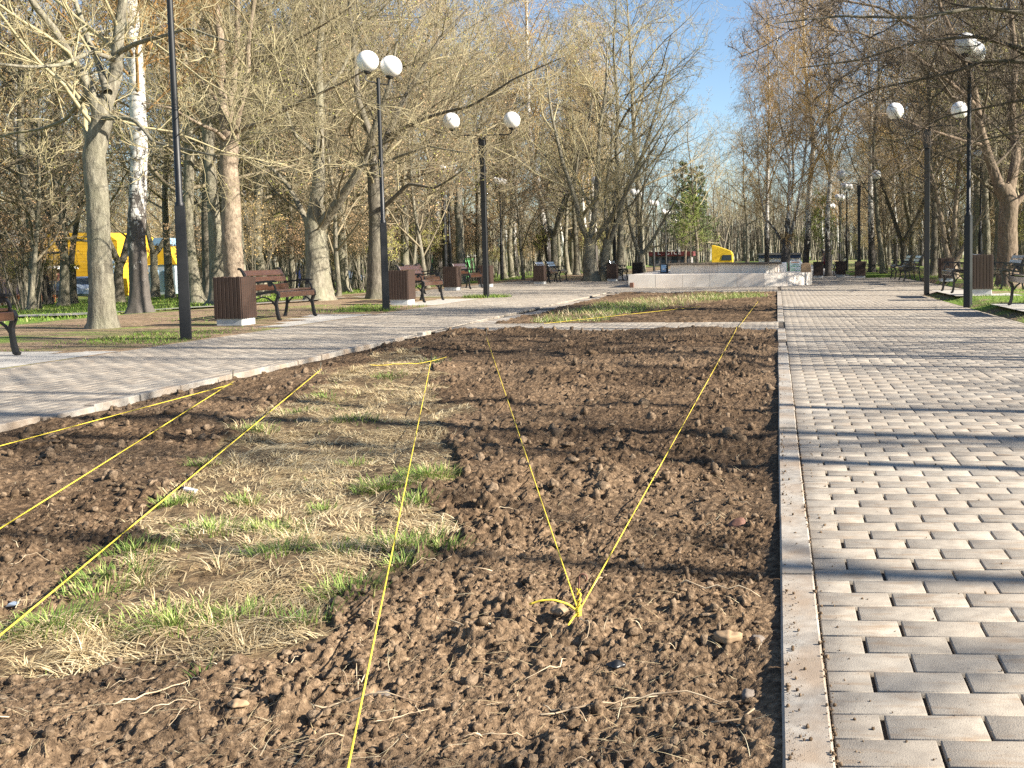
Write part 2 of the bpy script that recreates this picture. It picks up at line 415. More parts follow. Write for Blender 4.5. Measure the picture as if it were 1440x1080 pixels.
V, Q, A = join([soil_block(-3.6, XR + .03, 690, ys1), soil_block(XL, XR + .03, 520, np.array(ys2))])
o = link('soil_bed', np_mesh('soil_bed', V, [Q], M['soil'], True, {'grass': A[:, 0], 'dry': A[:, 1]})); tag(o, kind='structure')
V, Q, A = soil_block(-4.85, XR, 210, np.arange(16.75, 31.0, .04), True)
o = link('soil_bed', np_mesh('soil_bed', V, [Q], M['soil'], True, {'grass': A[:, 0], 'dry': A[:, 1]})); tag(o, kind='structure')
def sh(x, y): return float(soil_h(np.array([x]), np.array([y]))[0])

# loose clods lying on the tilled soil
def ico(n):
    bm = bmesh.new(); bmesh.ops.create_icosphere(bm, subdivisions=n, radius=1)
    bm.verts.ensure_lookup_table(); v = np.array([p.co[:] for p in bm.verts]); f = np.array([[q.index for q in t.verts] for t in bm.faces]); bm.free(); return v, f
def lumps(n, xr, yr, rmin, rmax, seed, pw=3.):
    g = np.random.default_rng(seed); iv, if_ = ico(2)
    y = yr[0] * (yr[1] / yr[0]) ** g.random(n); x = xr[0] + (xr[1] - xr[0]) * g.random(n)
    keep = (x > -1.05 * y - .2) & (grass_w(x, y) < .5) & (x > XL + .08) & (x < XR - .05); x, y = x[keep], y[keep]; n = len(x)
    r = rmin + (rmax - rmin) * g.random(n) ** pw
    sq = .45 + .75 * g.random((n, 1, 3))
    ph = g.random((n, 1, 3)) * 50
    d = 1 + .28 * np.sin(iv[None] * 2.3 + ph).sum(-1, keepdims=True) / 1.5 + .16 * np.sin(iv[None] * 5.7 + ph * 3).sum(-1, keepdims=True) / 1.5
    d = d * (.74 + .46 * g.random((n, len(iv), 1)))
    P = iv[None] * d * r[:, None, None] * sq + np.stack([x, y, soil_h(x, y) + r * .25], -1)[:, None]
    k = len(iv); Fc = (if_[None] + (np.arange(n) * k)[:, None, None]).reshape(-1, 3)
    return P.reshape(-1, 3), Fc, np.repeat(g.random(n), k)
V, Q, A = join([lumps(9000, (-3.4, 0), (1.9, 5), .0025, .019, 1, 6.), lumps(3600, (-5.2, 0), (4.5, 14.9), .006, .04, 2, 6.)])
o = link('soil_clods', np_mesh('soil_clods', V, [Q], M['clod'], False, {'rnd': A})); tag(o, kind='stuff')
o['label'] = 'loose brown clods of earth on the tilled bed'

# ------------------------------------------------------------------ ribbons (grass, straw, roots)
def ribbons(P, az, lean, L, w, nseg, rnd, curl=0., lie=0., seed=0, zfun=None):
    """blades: base P, heading az, lean from vertical, bending outward; lie: flatten towards the ground"""
    g = np.random.default_rng(seed); n = len(P)
    V = np.zeros((n, nseg + 1, 2, 3)); p = P.copy(); a = az.copy(); th = lean.copy()
    for k in range(nseg + 1):
        ww = w * (1 - (k / nseg) ** 1.6 * .9)
        s = np.stack([-np.sin(a), np.cos(a), np.zeros(n)], -1) * ww[:, None] * .5
        V[:, k, 0] = p - s; V[:, k, 1] = p + s
        d = np.stack([np.sin(th) * np.cos(a), np.sin(th) * np.sin(a), np.cos(th)], -1)
        p = p + d * (L / nseg)[:, None]
        if zfun is not None: p[:, 2] = np.maximum(p[:, 2], zfun(p[:, 0], p[:, 1]) + .003)
        th = np.minimum(th + curl * (.6 + .8 * g.random(n)), 2.0); a = a + (g.random(n) - .5) * .5
    V = V.reshape(-1, 3); b = np.arange(n)[:, None] * (nseg + 1) * 2 + np.arange(nseg)[None] * 2; b = b.reshape(-1)
    Q = np.stack([b, b + 1, b + 3, b + 2], 1)
    return V, Q, np.repeat(rnd, (nseg + 1) * 2)
def pts_in(poly, n, seed, dens=None):
    g = np.random.default_rng(seed); xs = [p[0] for p in poly]; ys = [p[1] for p in poly]
    y = min(ys) * (max(ys) / min(ys)) ** g.random(n * 3); x = min(xs) + (max(xs) - min(xs)) * g.random(n * 3)
    ok = (grass_w(x, y) > .5) & in_poly(x, y, [(min(xs), min(ys)), (max(xs), min(ys)), (max(xs), max(ys)), (min(xs), max(ys))])
    if dens is not None: ok &= g.random(len(x)) < dens(x, y)
    return x[ok][:n], y[ok][:n]
def zs(x, y): return soil_h(x, y)
g = np.random.default_rng(77)
blocks = []
x, y = pts_in(GPOLY, 38000, 3, lambda x, y: np.clip(.05 + 3.4 * (vn(x * 4.5, y * 7.5, 91) * .55 + vn(x * 11, y * 15, 92) * .45 - .42), .02, 1))
n = len(x); flow = 2 * math.pi * vn(x * 1.6, y * 1.6, 93) + (g.random(n) - .5) * 2.2
blocks.append(ribbons(np.stack([x, y, zs(x, y) + .004], -1), flow, 1.15 + .45 * g.random(n), .04 + .13 * g.random(n), .0016 + .0016 * g.random(n) + .00028 * y, 4, np.clip(g.random(n) * .8 + .35 * vn(x * 3, y * 3, 95) - .05, 0, 1), .28, seed=4, zfun=zs))
# tussocks of dry grass
tc_x, tc_y = pts_in(GPOLY, 85, 8)
for i in range(len(tc_x)):
    k = 70; r = .03 + .05 * g.random(); a = g.random(k) * 6.283; rr = r * np.sqrt(g.random(k))
    X = tc_x[i] + rr * np.cos(a); Y = tc_y[i] + rr * np.sin(a)
    blocks.append(ribbons(np.stack([X, Y, zs(X, Y)], -1), a + (g.random(k) - .5), .35 + .8 * g.random(k), (.035 + .07 * g.random(k)) * (.7 + .6 * g.random()), np.full(k, .002 + .00028 * tc_y[i]), 4, np.clip(g.random(k) * .9, 0, 1), .35, seed=i))
x, y = pts_in(GPOLY2, 2400, 13); n = len(x)
blocks.append(ribbons(np.stack([x, y, zs(x, y)], -1), g.random(n) * 6.28, .4 + .6 * g.random(n), .08 + .12 * g.random(n), np.full(n, .009), 3, g.random(n), .3, seed=5))
# straws and scraps strewn over bare soil
n = 1700; y = 1.95 * (9 / 1.95) ** g.random(n); x = -.95 * y * g.random(n); k = (x < XR - .05) & (x > XL + .1); x, y = x[k], y[k]; n = len(x)
blocks.append(ribbons(np.stack([x, y, soil_h(x, y) + .006], -1), g.random(n) * 6.28, 1.2 + .4 * g.random(n), .03 + .1 * g.random(n), .0012 + .0014 * g.random(n), 5, g.random(n), .05, seed=6, zfun=zs))
V, Q, A = join(blocks)
o = link('dry_grass', np_mesh('dry_grass', V, [Q], M['straw'], True, {'rnd': A})); tag(o, 'matted straw coloured dry grass lying along the bed', kind='stuff')
TUFT = [(545, 690, .16, 300), (605, 675, .17, 320), (588, 712, .1, 120), (575, 775, .15, 260), (625, 785, .1, 140), (490, 842, .13, 200), (72, 892, .15, 330), (245, 884, .17, 300), (300, 752, .16, 200), (390, 748, .13, 180), (395, 785, .14, 160),
        (190, 790, .15, 220), (165, 825, .16, 220), (245, 716, .1, 150), (345, 710, .09, 120), (420, 585, .14, 90), (362, 614, .14, 110), (500, 600, .16, 110), (547, 531, .16, 80), (570, 808, .09, 100), (455, 715, .08, 60), (430, 880, .1, 90), (610, 512, .2, 60), (285, 660, .1, 80), (480, 790, .12, 90), (340, 870, .12, 110), (130, 850, .1, 110), (285, 948, .03, 14), (500, 655, .1, 60), (460, 560, .15, 60)]
blocks = []
for i, (px, py, r, k) in enumerate(TUFT):
    c = at(px, py, -.03); k = int(k * 1.25); a = g.random(k) * 6.283; rr = r * .8 * g.random(k) ** .7
    X = c.x + rr * np.cos(a) * 1.3; Y = c.y + rr * np.sin(a); ww = (.0022 + .0004 * c.y)
    blocks.append(ribbons(np.stack([X, Y, zs(X, Y)], -1), a + (g.random(k) - .5) * 1.6, .15 + .55 * g.random(k), (.022 + .058 * g.random(k)) * (.7 + r * 2), np.full(k, ww), 4, np.clip(g.random(k) * .95 + (.06 if i % 3 else .0), 0, .99), .26, seed=i))
x, y = pts_in(GPOLY, 1500, 17, lambda x, y: np.clip(3 * (vn(x * 2.1, y * 2.1, 97) - .5), 0, 1)); n = len(x)
blocks.append(ribbons(np.stack([x, y, zs(x, y)], -1), g.random(n) * 6.28, .4 + .9 * g.random(n), .02 + .05 * g.random(n), .0016 + .0004 * y, 3, g.random(n), .3, seed=7))
x, y = pts_in(GPOLY2, 9000, 19, lambda x, y: np.clip(.35 + 2 * (vn(x * 1.1, y * 1.1, 97) - .45), .1, 1)); n = len(x)
blocks.append(ribbons(np.stack([x, y, zs(x, y)], -1), g.random(n) * 6.28, .2 + .6 * g.random(n), .06 + .1 * g.random(n), np.full(n, .009), 3, g.random(n), .25, seed=8))
V, Q, A = join(blocks)
o = link('green_grass', np_mesh('green_grass', V, [Q], M['grass'], True, {'rnd': A})); tag(o, 'fresh green grass tufts sprouting through the dry grass', kind='stuff')
# roots and thin sticks on the soil
mb = MB(); rv = random.Random(9)
for i in range(70):
    if i < 8:
        px, py, ln, a0 = [(870, 985, .35, .3), (760, 1000, .3, .5), (1000, 1015, .3, .1), (430, 985, .35, .1), (160, 1000, .2, 1.2), (1010, 950, .4, .2), (690, 900, .3, 2.9), (950, 835, .3, .2)][i]
    else: px, py, ln, a0 = rv.uniform(0, 1085), rv.uniform(700, 1075), rv.uniform(.05, .18), rv.uniform(0, 6.28)
    c = at(px, py, -.03); p = [c.x, c.y]; P = []; a = a0
    for k in range(9):
        if p[0] > XR - .03: break
        P.append((p[0], p[1], sh(p[0], p[1]) + .004 + .012 * math.sin(k * .39))); a += rv.uniform(-.35, .35); p[0] += math.cos(a) * ln / 8; p[1] += math.sin(a) * ln / 8
    if len(P) > 3: mb.tube(P, [.0022 * (1 - .07 * k) * (1.3 if i < 8 else .8) for k in range(len(P))], 5)
o = mb.build('root_litter', M['root'], smooth=True); tag(o, 'pale root ends and thin sticks scattered on the soil', kind='stuff')
at_ = o.data.attributes.new('rnd', 'FLOAT', 'POINT'); at_.data.foreach_set('value', np.repeat(np.random.default_rng(2).random(len(o.data.vertices) // 5 + 1), 5)[:len(o.data.vertices)].astype(np.float32))

# ------------------------------------------------------------------ paving
def bricks(regions, seed):
    """regions: list of (x0,x1,y0,y1, align). one mesh of separate paver blocks"""
    g = random.Random(seed); Vs = []; Qs = []; As = []; b = 0
    q = np.array([[0, 1, 2, 3], [4, 5, 1, 0], [5, 6, 2, 1], [6, 7, 3, 2], [7, 4, 0, 3], [8, 9, 5, 4], [9, 10, 6, 5], [10, 11, 7, 6], [11, 8, 4, 7]])
    rec = []
    for (x0, x1, y0, y1, zoff, wide) in regions:
        y = y0; row = 0; dep = .1245; prev = []
        while y < y1 - .02:
            x = x0; first = True; since = 0; rowz = g.uniform(-.0006, .0006)
            jn = []
            while x < x1 - .03:
                if first: ln = .113 if row % 2 else .230
                elif x > x0 + .7 and since >= g.choice((2, 3, 3, 4)): ln = .113; since = 0
                else: ln = .230; since += 1
                if x > x0 + .75 and any(abs(x + ln - q) < .035 for q in prev): ln = .113 if ln > .2 else .230
                first = False
                ln = min(ln, x1 - x)
                near = math.exp(-(x - x0) / .7) if wide else 0
                gap = .003 +   .006 * near * (.5 + .9 * g.random()) + .004 * g.random() ** 2
                rec.append((x + .001, x + ln, y + .0020 + g.uniform(-.0006, .0006), min(y + dep - .0022, y1), zoff + rowz + g.uniform(-.0012, .0008), g.uniform(-.0008, .0008), g.uniform(-.0006, .0006), g.random()))
                x += ln + gap; jn.append(x)
            prev = jn; y += dep; row += 1
    A = np.array(rec); n = len(A); x0, x1, y0, y1, z, tx, ty, rn = A.T
    be = .0035
    def ring(i, dz):
        xa, xb, ya, yb = x0 + i, x1 - i, y0 + i, y1 - i
        return np.stack([np.stack([xa, ya, z + dz - tx - ty], -1), np.stack([xb, ya, z + dz + tx - ty], -1), np.stack([xb, yb, z + dz + tx + ty], -1), np.stack([xa, yb, z + dz - tx + ty], -1)], 1)
    V = np.concatenate([ring(be, 0), ring(0, -.0022), ring(0, -.04)], 1)
    Q = (q[None] + (np.arange(n) * 12)[:, None, None]).reshape(-1, 4)
    return V.reshape(-1, 3), Q, np.repeat(rn, 12)
KX = .118        # outer edge of the right kerb
V, Q, A = bricks([(KX + .006, 3.88, 1.6, 48, 0, True), (-5.2, .02, 15.06, 16.72, -.002, False)], 3)
o = link('path_paving', np_mesh('path_paving', V, [Q], M['paver'], False, {'rnd': A})); tag(o, kind='structure')
V, Q, A = bricks([(-8.1, -5.31, 4.5, 31.2, 0, False)], 4)
o = link('path_paving', np_mesh('path_paving', V, [Q], M['paver'], False, {'rnd': A})); tag(o, kind='structure')
V, Q, A = bricks([(-12.4, -8.12, 29.0, 48, 0, False), (-8.1, -5.31, 31.26, 48, 0, False), (-5.3, .02, 31.1, 48, 0, False), (3.89, 5.9, 27.5, 48, 0, False)], 5)
o = link('plaza_paving', np_mesh('plaza_paving', V, [Q], M['paver'], False, {'rnd': A})); tag(o, kind='structure')
def sheet(name, rects, z, mat):
    V = []; F = []
    for x0, x1, y0, y1 in rects:
        b = len(V); V += [(x0, y0, z), (x1, y0, z), (x1, y1, z), (x0, y1, z)]; F.append((b, b + 1, b + 2, b + 3))
    me = bpy.data.meshes.new(name); me.from_pydata(V, [], F); me.materials.append(mat); return tag(link(name, me), kind='structure')
sheet('path_bedding', [(KX, 3.9, -2, 48), (-8.12, -5.3, 3, 48), (-5.3, KX, 15, 16.74), (-5.3, KX, 31, 48), (-12.42, -8.12, 29, 48), (3.9, 5.92, 27.5, 48)], -.016, M['joint'])
sheet('far_path', [(-.2, 4.2, 48, 160), (-9.6, -5.4, 48, 160)], .004, M['asphalt'])
# kerbs: rows of concrete blocks
def kerb(name, x0, x1, y0, y1, z, ln=.735, seed=1, rag=0., axis='y', batter=0.):
    g = random.Random(seed); mb = MB(); y = y0 + g.uniform(0, .4) - .4
    while y < y1:
        a, b = max(y, y0), min(y + ln - .009, y1)
        if b - a > .05:
            dx = g.uniform(-rag, rag); dz = g.uniform(-.004, .004) - (g.uniform(0, .03) if rag and g.random() < .3 else 0)
            if axis == 'y': mb.box(((x0 + x1) / 2 + dx, (a + b) / 2, z - .1 + dz), (x1 - x0, b - a, .2), g.uniform(-.004, .004), .006)
            else: mb.box(((a + b) / 2, (x0 + x1) / 2 + dx, z - .1 + dz), (b - a, x1 - x0, .2), g.uniform(-.004, .004), .006)
        y += ln
    if batter: mb.v = [(x + (batter if x < (x0 + x1) / 2 and zz > z - .05 else 0), yy, zz) for x, yy, zz in mb.v]
    return tag(mb.build(name, M['kerb']), kind='structure')
kerb('kerb', XR + .003, KX, 1.2, 15.0, .012, seed=2, rag=.003, batter=.014)
kerb('kerb', XR + .003, KX, 16.76, 31.1, .010, seed=3, rag=.003, batter=.014)
kerb('kerb', -5.31, XL - .003, 4.4, 14.9, .018, .55, 4, .012)
kerb('kerb', -5.3, -4.9, 16.8, 31, -.03, .9, 5, .01)
kerb('kerb', 14.99, 15.055, -5.2, .03, .0, .9, 6, .004, 'x')
kerb('kerb', 16.70, 16.75, -5.2, .03, .0, .9, 7, .004, 'x')
sheet('bench_pad', [(-9.9, -8.13, 9.7, 12.0), (-9.9, -8.13, 16.2, 19.9), (-9.9, -8.13, 23.5, 27.2)], .003, M['slab'])
o = sheet('bench_pad', [(4.12, 5.7, 17.0, 19.6), (4.15, 5.7, 23.4, 27.2)], .126, M['slab'])
# ground sheet, holes avoided by dropping it under the paved strip
xs = np.unique(np.concatenate([np.linspace(-260, -60, 21), np.linspace(-60, -8.13, 160), [-8.125, -8.11], np.linspace(-8, 3.88, 8), [3.9, 3.905], np.linspace(3.91, 6, 16), np.linspace(6, 60, 60), np.linspace(60, 260, 21)]))
ysg = np.unique(np.concatenate([np.linspace(-40, 5, 30), np.linspace(5, 48, 150), [48.01], np.linspace(49, 160, 60), np.linspace(160, 700, 20)]))
X, Y = np.meshgrid(xs, ysg)
Z = gz(X) + .05 * fbm(X * .5, Y * .5, 4, 7) * np.clip((np.abs(X + 2.1) - 6.05) / 1.5, 0, 1)
Z = np.where((X > -8.12) & (X < 3.903) & (Y < 48.005), -.3, Z)
Z = np.where((X > -12.45) & (X < 5.95) & (Y > 28.8) & (Y < 48.005), np.minimum(Z, -.06), Z)
Z = np.where((X > 3.9) & (X < 5.95) & (Y > 27.3) & (Y < 48.005), -.06, Z)
nx = len(xs); i = (np.arange(len(ysg) - 1)[:, None] * nx + np.arange(nx - 1)).ravel()
o = link('ground', np_mesh('ground', np.stack([X, Y, Z], -1).reshape(-1, 3), [np.stack([i, i + 1, i + nx + 1, i + nx], 1)], M['ground'], True, {'green': np.clip(4 * (.5 * vn(X * .8, Y * .8, 201) + .5 * vn(X * 2.7, Y * 2.7, 202) - np.where(X < -14.5, .22, np.where(X < -8, .62, .36))), 0, .9).ravel()})); tag(o, kind='structure')
# narrow asphalt walk through the wood on the left
pl = [at(p, q) for p, q in ((-250, 455), (40, 446), (140, 443), (230, 437), (330, 431), (440, 424), (520, 418))]
V = []; F = []
for i, p in enumerate(pl): V += [(p.x, p.y - .75, p.z + .05), (p.x + .1, p.y + .75, p.z + .05)]
F = [(2 * i, 2 * i + 2, 2 * i + 3, 2 * i + 1) for i in range(len(pl) - 1)]
me = bpy.data.meshes.new('woodland_path'); me.from_pydata(V, [], F); me.materials.append(M['asphalt']); tag(link('woodland_path', me), kind='structure')
# lawn grass beside the paths
blocks = []; g = np.random.default_rng(31)
def lawn(n, x0, x1, y0, y1, thr, L, seed, w=.006):
    y = y0 * (y1 / y0) ** g.random(n); x = x0 + (x1 - x0) * g.random(n)
    k = g.random(n) < np.clip(5 * (vn(x * .9, y * .9, seed) * .6 + vn(x * 3.1, y * 3.1, seed + 1) * .4 - thr), 0, 1)
    k &= ~((x > -10.05) & (x < -8.1) & (((y > 16.1) & (y < 20.0)) | ((y > 23.4) & (y < 27.3)) | ((y > 9.6) & (y < 12.1)))) 
    k &= ~((x > 4) & (x < 5.75) & (((y > 16.9) & (y < 19.7)) | ((y > 23.3) & (y < 27.3))))
    x, y = x[k], y[k]; n = len(x)
    blocks.append(ribbons(np.stack([x, y, gz(x) - .01], -1), g.random(n) * 6.28, .2 + .8 * g.random(n), L * (.5 + g.random(n)), w + .00022 * y, 3, g.random(n), .3, seed=seed))
lawn(16000, -12.5, -8.16, 11.5, 30, .55, .05, 101)
lawn(8000, -9.8, -8.16, 12, 16.2, .50, .05, 105)
lawn(6000, -9.8, -8.16, 20.6, 24, .32, .08, 107)
lawn(60000, -46, -14.5, 20, 62, .2, .10, 103, .013)
lawn(26000, 3.93, 12, 12, 27.4, .30, .08, 109)
lawn(14000, 6, 26, 27, 60, .35, .1, 111, .012)
c = at(684, 418); n = 900; a = g.random(n) * 6.28; rr = .55 * g.random(n) ** .6
blocks.append(ribbons(np.stack([c.x + rr * 1.3 * np.cos(a), c.y + rr * np.sin(a), np.zeros(n)], -1), g.random(n) * 6.28, .2 + .8 * g.random(n), .05 + .1 * g.random(n), np.full(n, .012), 3, g.random(n), .3, seed=12))
V, Q, A = join(blocks)
o = link('lawn_grass', np_mesh('lawn_grass', V, [Q], M['lawn'], True, {'rnd': A})); tag(o, 'short green lawn grass under the trees beside the paths', kind='stuff')

def grit(n, seed):
    g = np.random.default_rng(seed); iv, if_ = ico(2); y = 1.95 * (12 / 1.95) ** g.random(n); u = g.random(n)
    x = np.where(u < .45, KX + .004 + .006 * g.normal(size=n), np.where(u < .8, .02 + .05 * g.random(n) ** 2, KX + .05 + 1.2 * g.random(n) ** 3)); z = np.where(x < KX, .013, np.where(x < KX + .008, -.004, .001))
    r = .0008 + .0042 * g.random(n) ** 7
    P = iv[None] * (r[:, None] * (.8 + .5 * g.random((n, len(iv)))))[..., None] + np.stack([x, y, z + r * .4], -1)[:, None]
    k = len(iv); return P.reshape(-1, 3), (if_[None] + (np.arange(n) * k)[:, None, None]).reshape(-1, 3), np.repeat(g.random(n), k)
V, Q, A = grit(2600, 5)
o = link('grit', np_mesh('grit', V, [Q], M['clod'], False, {'rnd': A})); tag(o, 'soil crumbs and grit strewn along the kerb and paving joints', kind='stuff')

# ------------------------------------------------------------------ trees
def tubes(P, Rr, sides, rough=0., seed=0):
    """P (N,m,3), Rr (N,m) -> verts, quads"""
    N, m, _ = P.shape
    T = np.zeros_like(P); T[:, 1:-1] = P[:, 2:] - P[:, :-2]; T[:, 0] = P[:, 1] - P[:, 0]; T[:, -1] = P[:, -1] - P[:, -2]
    T /= np.linalg.norm(T, axis=-1, keepdims=True) + 1e-9
    mean = T.mean(1); ref = np.where(np.abs(mean[:, 2:3]) > .75, np.array([[1., 0, 0]]), np.array([[0, 0, 1.]]))[:, None]
    U = ref - T * (ref * T).sum(-1, keepdims=True); U /= np.linalg.norm(U, axis=-1, keepdims=True) + 1e-9
    W = np.cross(T, U); a = np.arange(sides) * 2 * math.pi / sides
    rr = Rr[:, :, None] * np.ones(sides)
    if rough:
        zz = np.arange(m)[None, :, None] * 1.0; ar = np.arange(sides)[None, None, :]
        s0 = (np.arange(N) * 97 + seed)[:, None, None]
        rr = rr * (1 + rough * (h2(ar + 0 * zz, np.floor(zz / 3) + s0) - .5) + rough * .7 * (h2(ar + 0 * zz, zz + s0 + 999) - .5) + rough * 1.2 * (vn(ar * .35 + 0 * zz, zz * .11 + s0) - .5))
    V = P[:, :, None] + rr[..., None] * (np.cos(a)[:, None] * U[:, :, None] + np.sin(a)[:, None] * W[:, :, None])
    b = (np.arange(N)[:, None, None] * m + np.arange(m - 1)[None, :, None]) * sides; k = np.arange(sides)[None, None]
    Q = np.stack([b + k, b + (k + 1) % sides, b + sides + (k + 1) % sides, b + sides + k], -1).reshape(-1, 4)
    return V.reshape(-1, 3), Q
def resample(pts, m, wob=0., rng=None):
    P = np.array(pts, float); d = np.concatenate([[0], np.cumsum(np.linalg.norm(np.diff(P, axis=0), axis=1))]); L = d[-1]
    t = np.linspace(0, L, m)
    # smooth (Catmull-Rom like) by averaging linear interpolation
    Q = np.stack([np.interp(t, d, P[:, i]) for i in range(3)], -1)
    for _ in range(max(1, m // 12)):
        Q[1:-1] = .25 * Q[:-2] + .5 * Q[1:-1] + .25 * Q[2:]
    if wob and rng is not None:
        n = np.stack([np.interp(t, np.linspace(0, L, 6), rng.normal(size=6)) for _ in range(3)], -1) * wob; n[0] = 0; n[:, 2] *= .3; Q = Q + n
    return Q, L
def spawn(P, Rr, L, m, rng, t0=.15, t1=.98, ang=(.6, 1.1), ratio=.5, fall=.4, rr=.6, nseg=4, up=.05, wob=.15, rmin=.003, taper=.28, absL=None):
    N, k, _ = P.shape; n = k - 1
    t = t0 + (t1 - t0) * (np.arange(m)[None] + rng.random((N, m))) / m
    f = t * n; i = np.minimum(f.astype(int), n - 1); fr = (f - i)[..., None]
    I = np.arange(N)[:, None]
    p = P[I, i] * (1 - fr) + P[I, i + 1] * fr; T = P[I, i + 1] - P[I, i]; T = T / (np.linalg.norm(T, axis=-1, keepdims=True) + 1e-9)
    rp = Rr[I, i] * (1 - fr[..., 0]) + Rr[I, i + 1] * fr[..., 0]
    ref = np.where(np.abs(T[..., 2:3]) > .9, np.array([1., 0, 0]), np.array([0, 0, 1.])); B1 = np.cross(T, ref); B1 /= np.linalg.norm(B1, axis=-1, keepdims=True); B2 = np.cross(T, B1)
    az = np.arange(m)[None] * 2.4 + rng.random((N, 1)) * 6.28 + rng.normal(size=(N, m)) * .5
    a = ang[0] + (ang[1] - ang[0]) * rng.random((N, m))
    d = np.cos(a)[..., None] * T + np.sin(a)[..., None] * (np.cos(az)[..., None] * B1 + np.sin(az)[..., None] * B2)
    ln = (L[:, None] if absL is None else absL) * ratio * (1 - fall * (t - t0) / (t1 - t0)) * (.6 + .7 * rng.random((N, m)))
    p = p.reshape(-1, 3); d = d.reshape(-1, 3); ln = ln.ravel(); r0 = np.maximum(rmin, (rp * rr * (.7 + .5 * rng.random((N, m)))).ravel())
    r0 = np.minimum(r0, np.maximum(rmin, ln * .0125))
    C = np.zeros((len(p), nseg + 1, 3)); C[:, 0] = p
    for s in range(nseg):
        d = d + rng.normal(size=d.shape) * wob; d[:, 2] += up; d /= np.linalg.norm(d, axis=-1, keepdims=True)
        C[:, s + 1] = C[:, s] + d * (ln / nseg)[:, None]
    ok = C[:, :, 2].min(1) > 1.2
    Rn = r0[:, None] * np.linspace(1, taper, nseg + 1)[None]
    return C[ok], np.maximum(Rn, rmin * .8)[ok], ln[ok]
def tree_meshes(name, chains, spec, seed, bark, twig, leaf=None, leaf_n=0, leaf_s=.03, sides=14, ring=.12, rough=.06, thick_sides=7):
    """chains: list of (points, r0, r1): trunk first, then limbs (all in the trunk mesh)"""
    rng = np.random.default_rng(seed); tv = []; tq = []; b = 0; par = []
    for ci, (pts, r0, r1) in enumerate(chains):
        L = sum((Vector(pts[i + 1]) - Vector(pts[i])).length for i in range(len(pts) - 1)); m = max(8, int(L / ring))
        Pc, L = resample(pts, m, .02 * L / 3, rng); rad = r0 + (r1 - r0) * np.linspace(0, 1, m) ** .85
        if ci == 0:
            zz = Pc[:, 2] - Pc[0, 2]; rad = rad * (1 + .3 * np.exp(-zz / (1.6 * r0)))
        V, Q = tubes(Pc[None], rad[None], sides if r0 > .05 else thick_sides, rough, seed + ci)
        if ci == 0:
            k_ = len(V) // m; W_ = V.reshape(m, k_, 3); a_ = np.arange(k_) * 2 * math.pi / k_; zz = np.maximum(0, Pc[:, 2] - Pc[0, 2] - .1)
            lob = .5 + .5 * np.sin(a_ * 4 + seed) * np.cos(a_ * 2.3 + seed * 2); fl = 1 + .55 * np.exp(-zz / (.9 * r0))[:, None] * lob[None]
            V = (Pc[:, None] + (W_ - Pc[:, None]) * fl[..., None]).reshape(-1, 3)
        tv.append(V); tq.append(Q + b); b += len(V)
        par.append((Pc, rad, L))
    cv = []; cq = []; cb = 0; mi = []
    K = 13
    lv = []
    for ci, (Pc, rad, L) in enumerate(par):
        idx = np.linspace(0, len(Pc) - 1, K); P = np.stack([np.interp(idx, np.arange(len(Pc)), Pc[:, i]) for i in range(3)], -1); r_ = np.interp(idx, np.arange(len(Pc)), rad)
        s0 = dict(spec[0])
        if 'dens' in s0:
            m = max(3, int(L * s0.pop('dens')))
        else: m = s0.pop('m')
        if ci == 0 and len(par) > 1 and spec[0].get('t0', .15) >= .15: s0['t0'] = max(s0.get('t0', .15), .8); m = max(2, m // 4)
        elif ci > 0: s0['t0'] = .1
        lv.append(spawn(P[None], r_[None], np.array([L]), m, rng, **s0))
    nseg0 = spec[0].get('nseg', 4)
    cur = tuple(np.concatenate([l[j] for l in lv]) for j in range(3))
    for li in range(len(spec)):
        sd = (6, 5, 3, 3, 3)[min(li, 4)]
        V, Q = tubes(cur[0], cur[1], sd); cv.append(V); cq.append(Q + cb); cb += len(V)
        if li + 1 < len(spec):
            s = dict(spec[li + 1]); m = s.pop('m'); cur = spawn(*cur, m, rng, **s)
    polys = [np.concatenate(cq)]; V = np.concatenate(cv); mats = [twig]; midx = np.zeros(len(polys[0]), int)
    if leaf is not None and leaf_n:
        C = cur[0]; N = len(C); ii = rng.integers(0, N, leaf_n); tt = rng.random(leaf_n)[:, None]
        p = C[ii, 1] * (1 - tt) + C[ii, -1] * tt
        a = rng.normal(size=(leaf_n, 3)); a /= np.linalg.norm(a, axis=1, keepdims=True); c = rng.normal(size=(leaf_n, 3)); c = np.cross(a, c); c /= np.linalg.norm(c, axis=1, keepdims=True)
        s = leaf_s * (.6 + .8 * rng.random((leaf_n, 1)))
        LV = np.stack([p, p + a * s + c * s * .45, p + a * 1.7 * s, p + a * s - c * s * .45], 1).reshape(-1, 3)
        LQ = np.arange(leaf_n * 4).reshape(-1, 4) + len(V); V = np.concatenate([V, LV]); polys.append(LQ); mats.append(leaf); midx = np.concatenate([midx, np.ones(leaf_n, int)])
    return np_mesh(name + '_trunk', np.concatenate(tv), [np.concatenate(tq)], bark, True), np_mesh(name + '_crown', V, polys, mats, False, None, midx)
def put_tree(name, label, meshes, loc, rz=0., s=1., group=None, cat='tree'):
    t = thing(name, label, cat, loc, rz, group); t.scale = (s, s, s)
    link('trunk', meshes[0], t); link('crown', meshes[1], t); return t

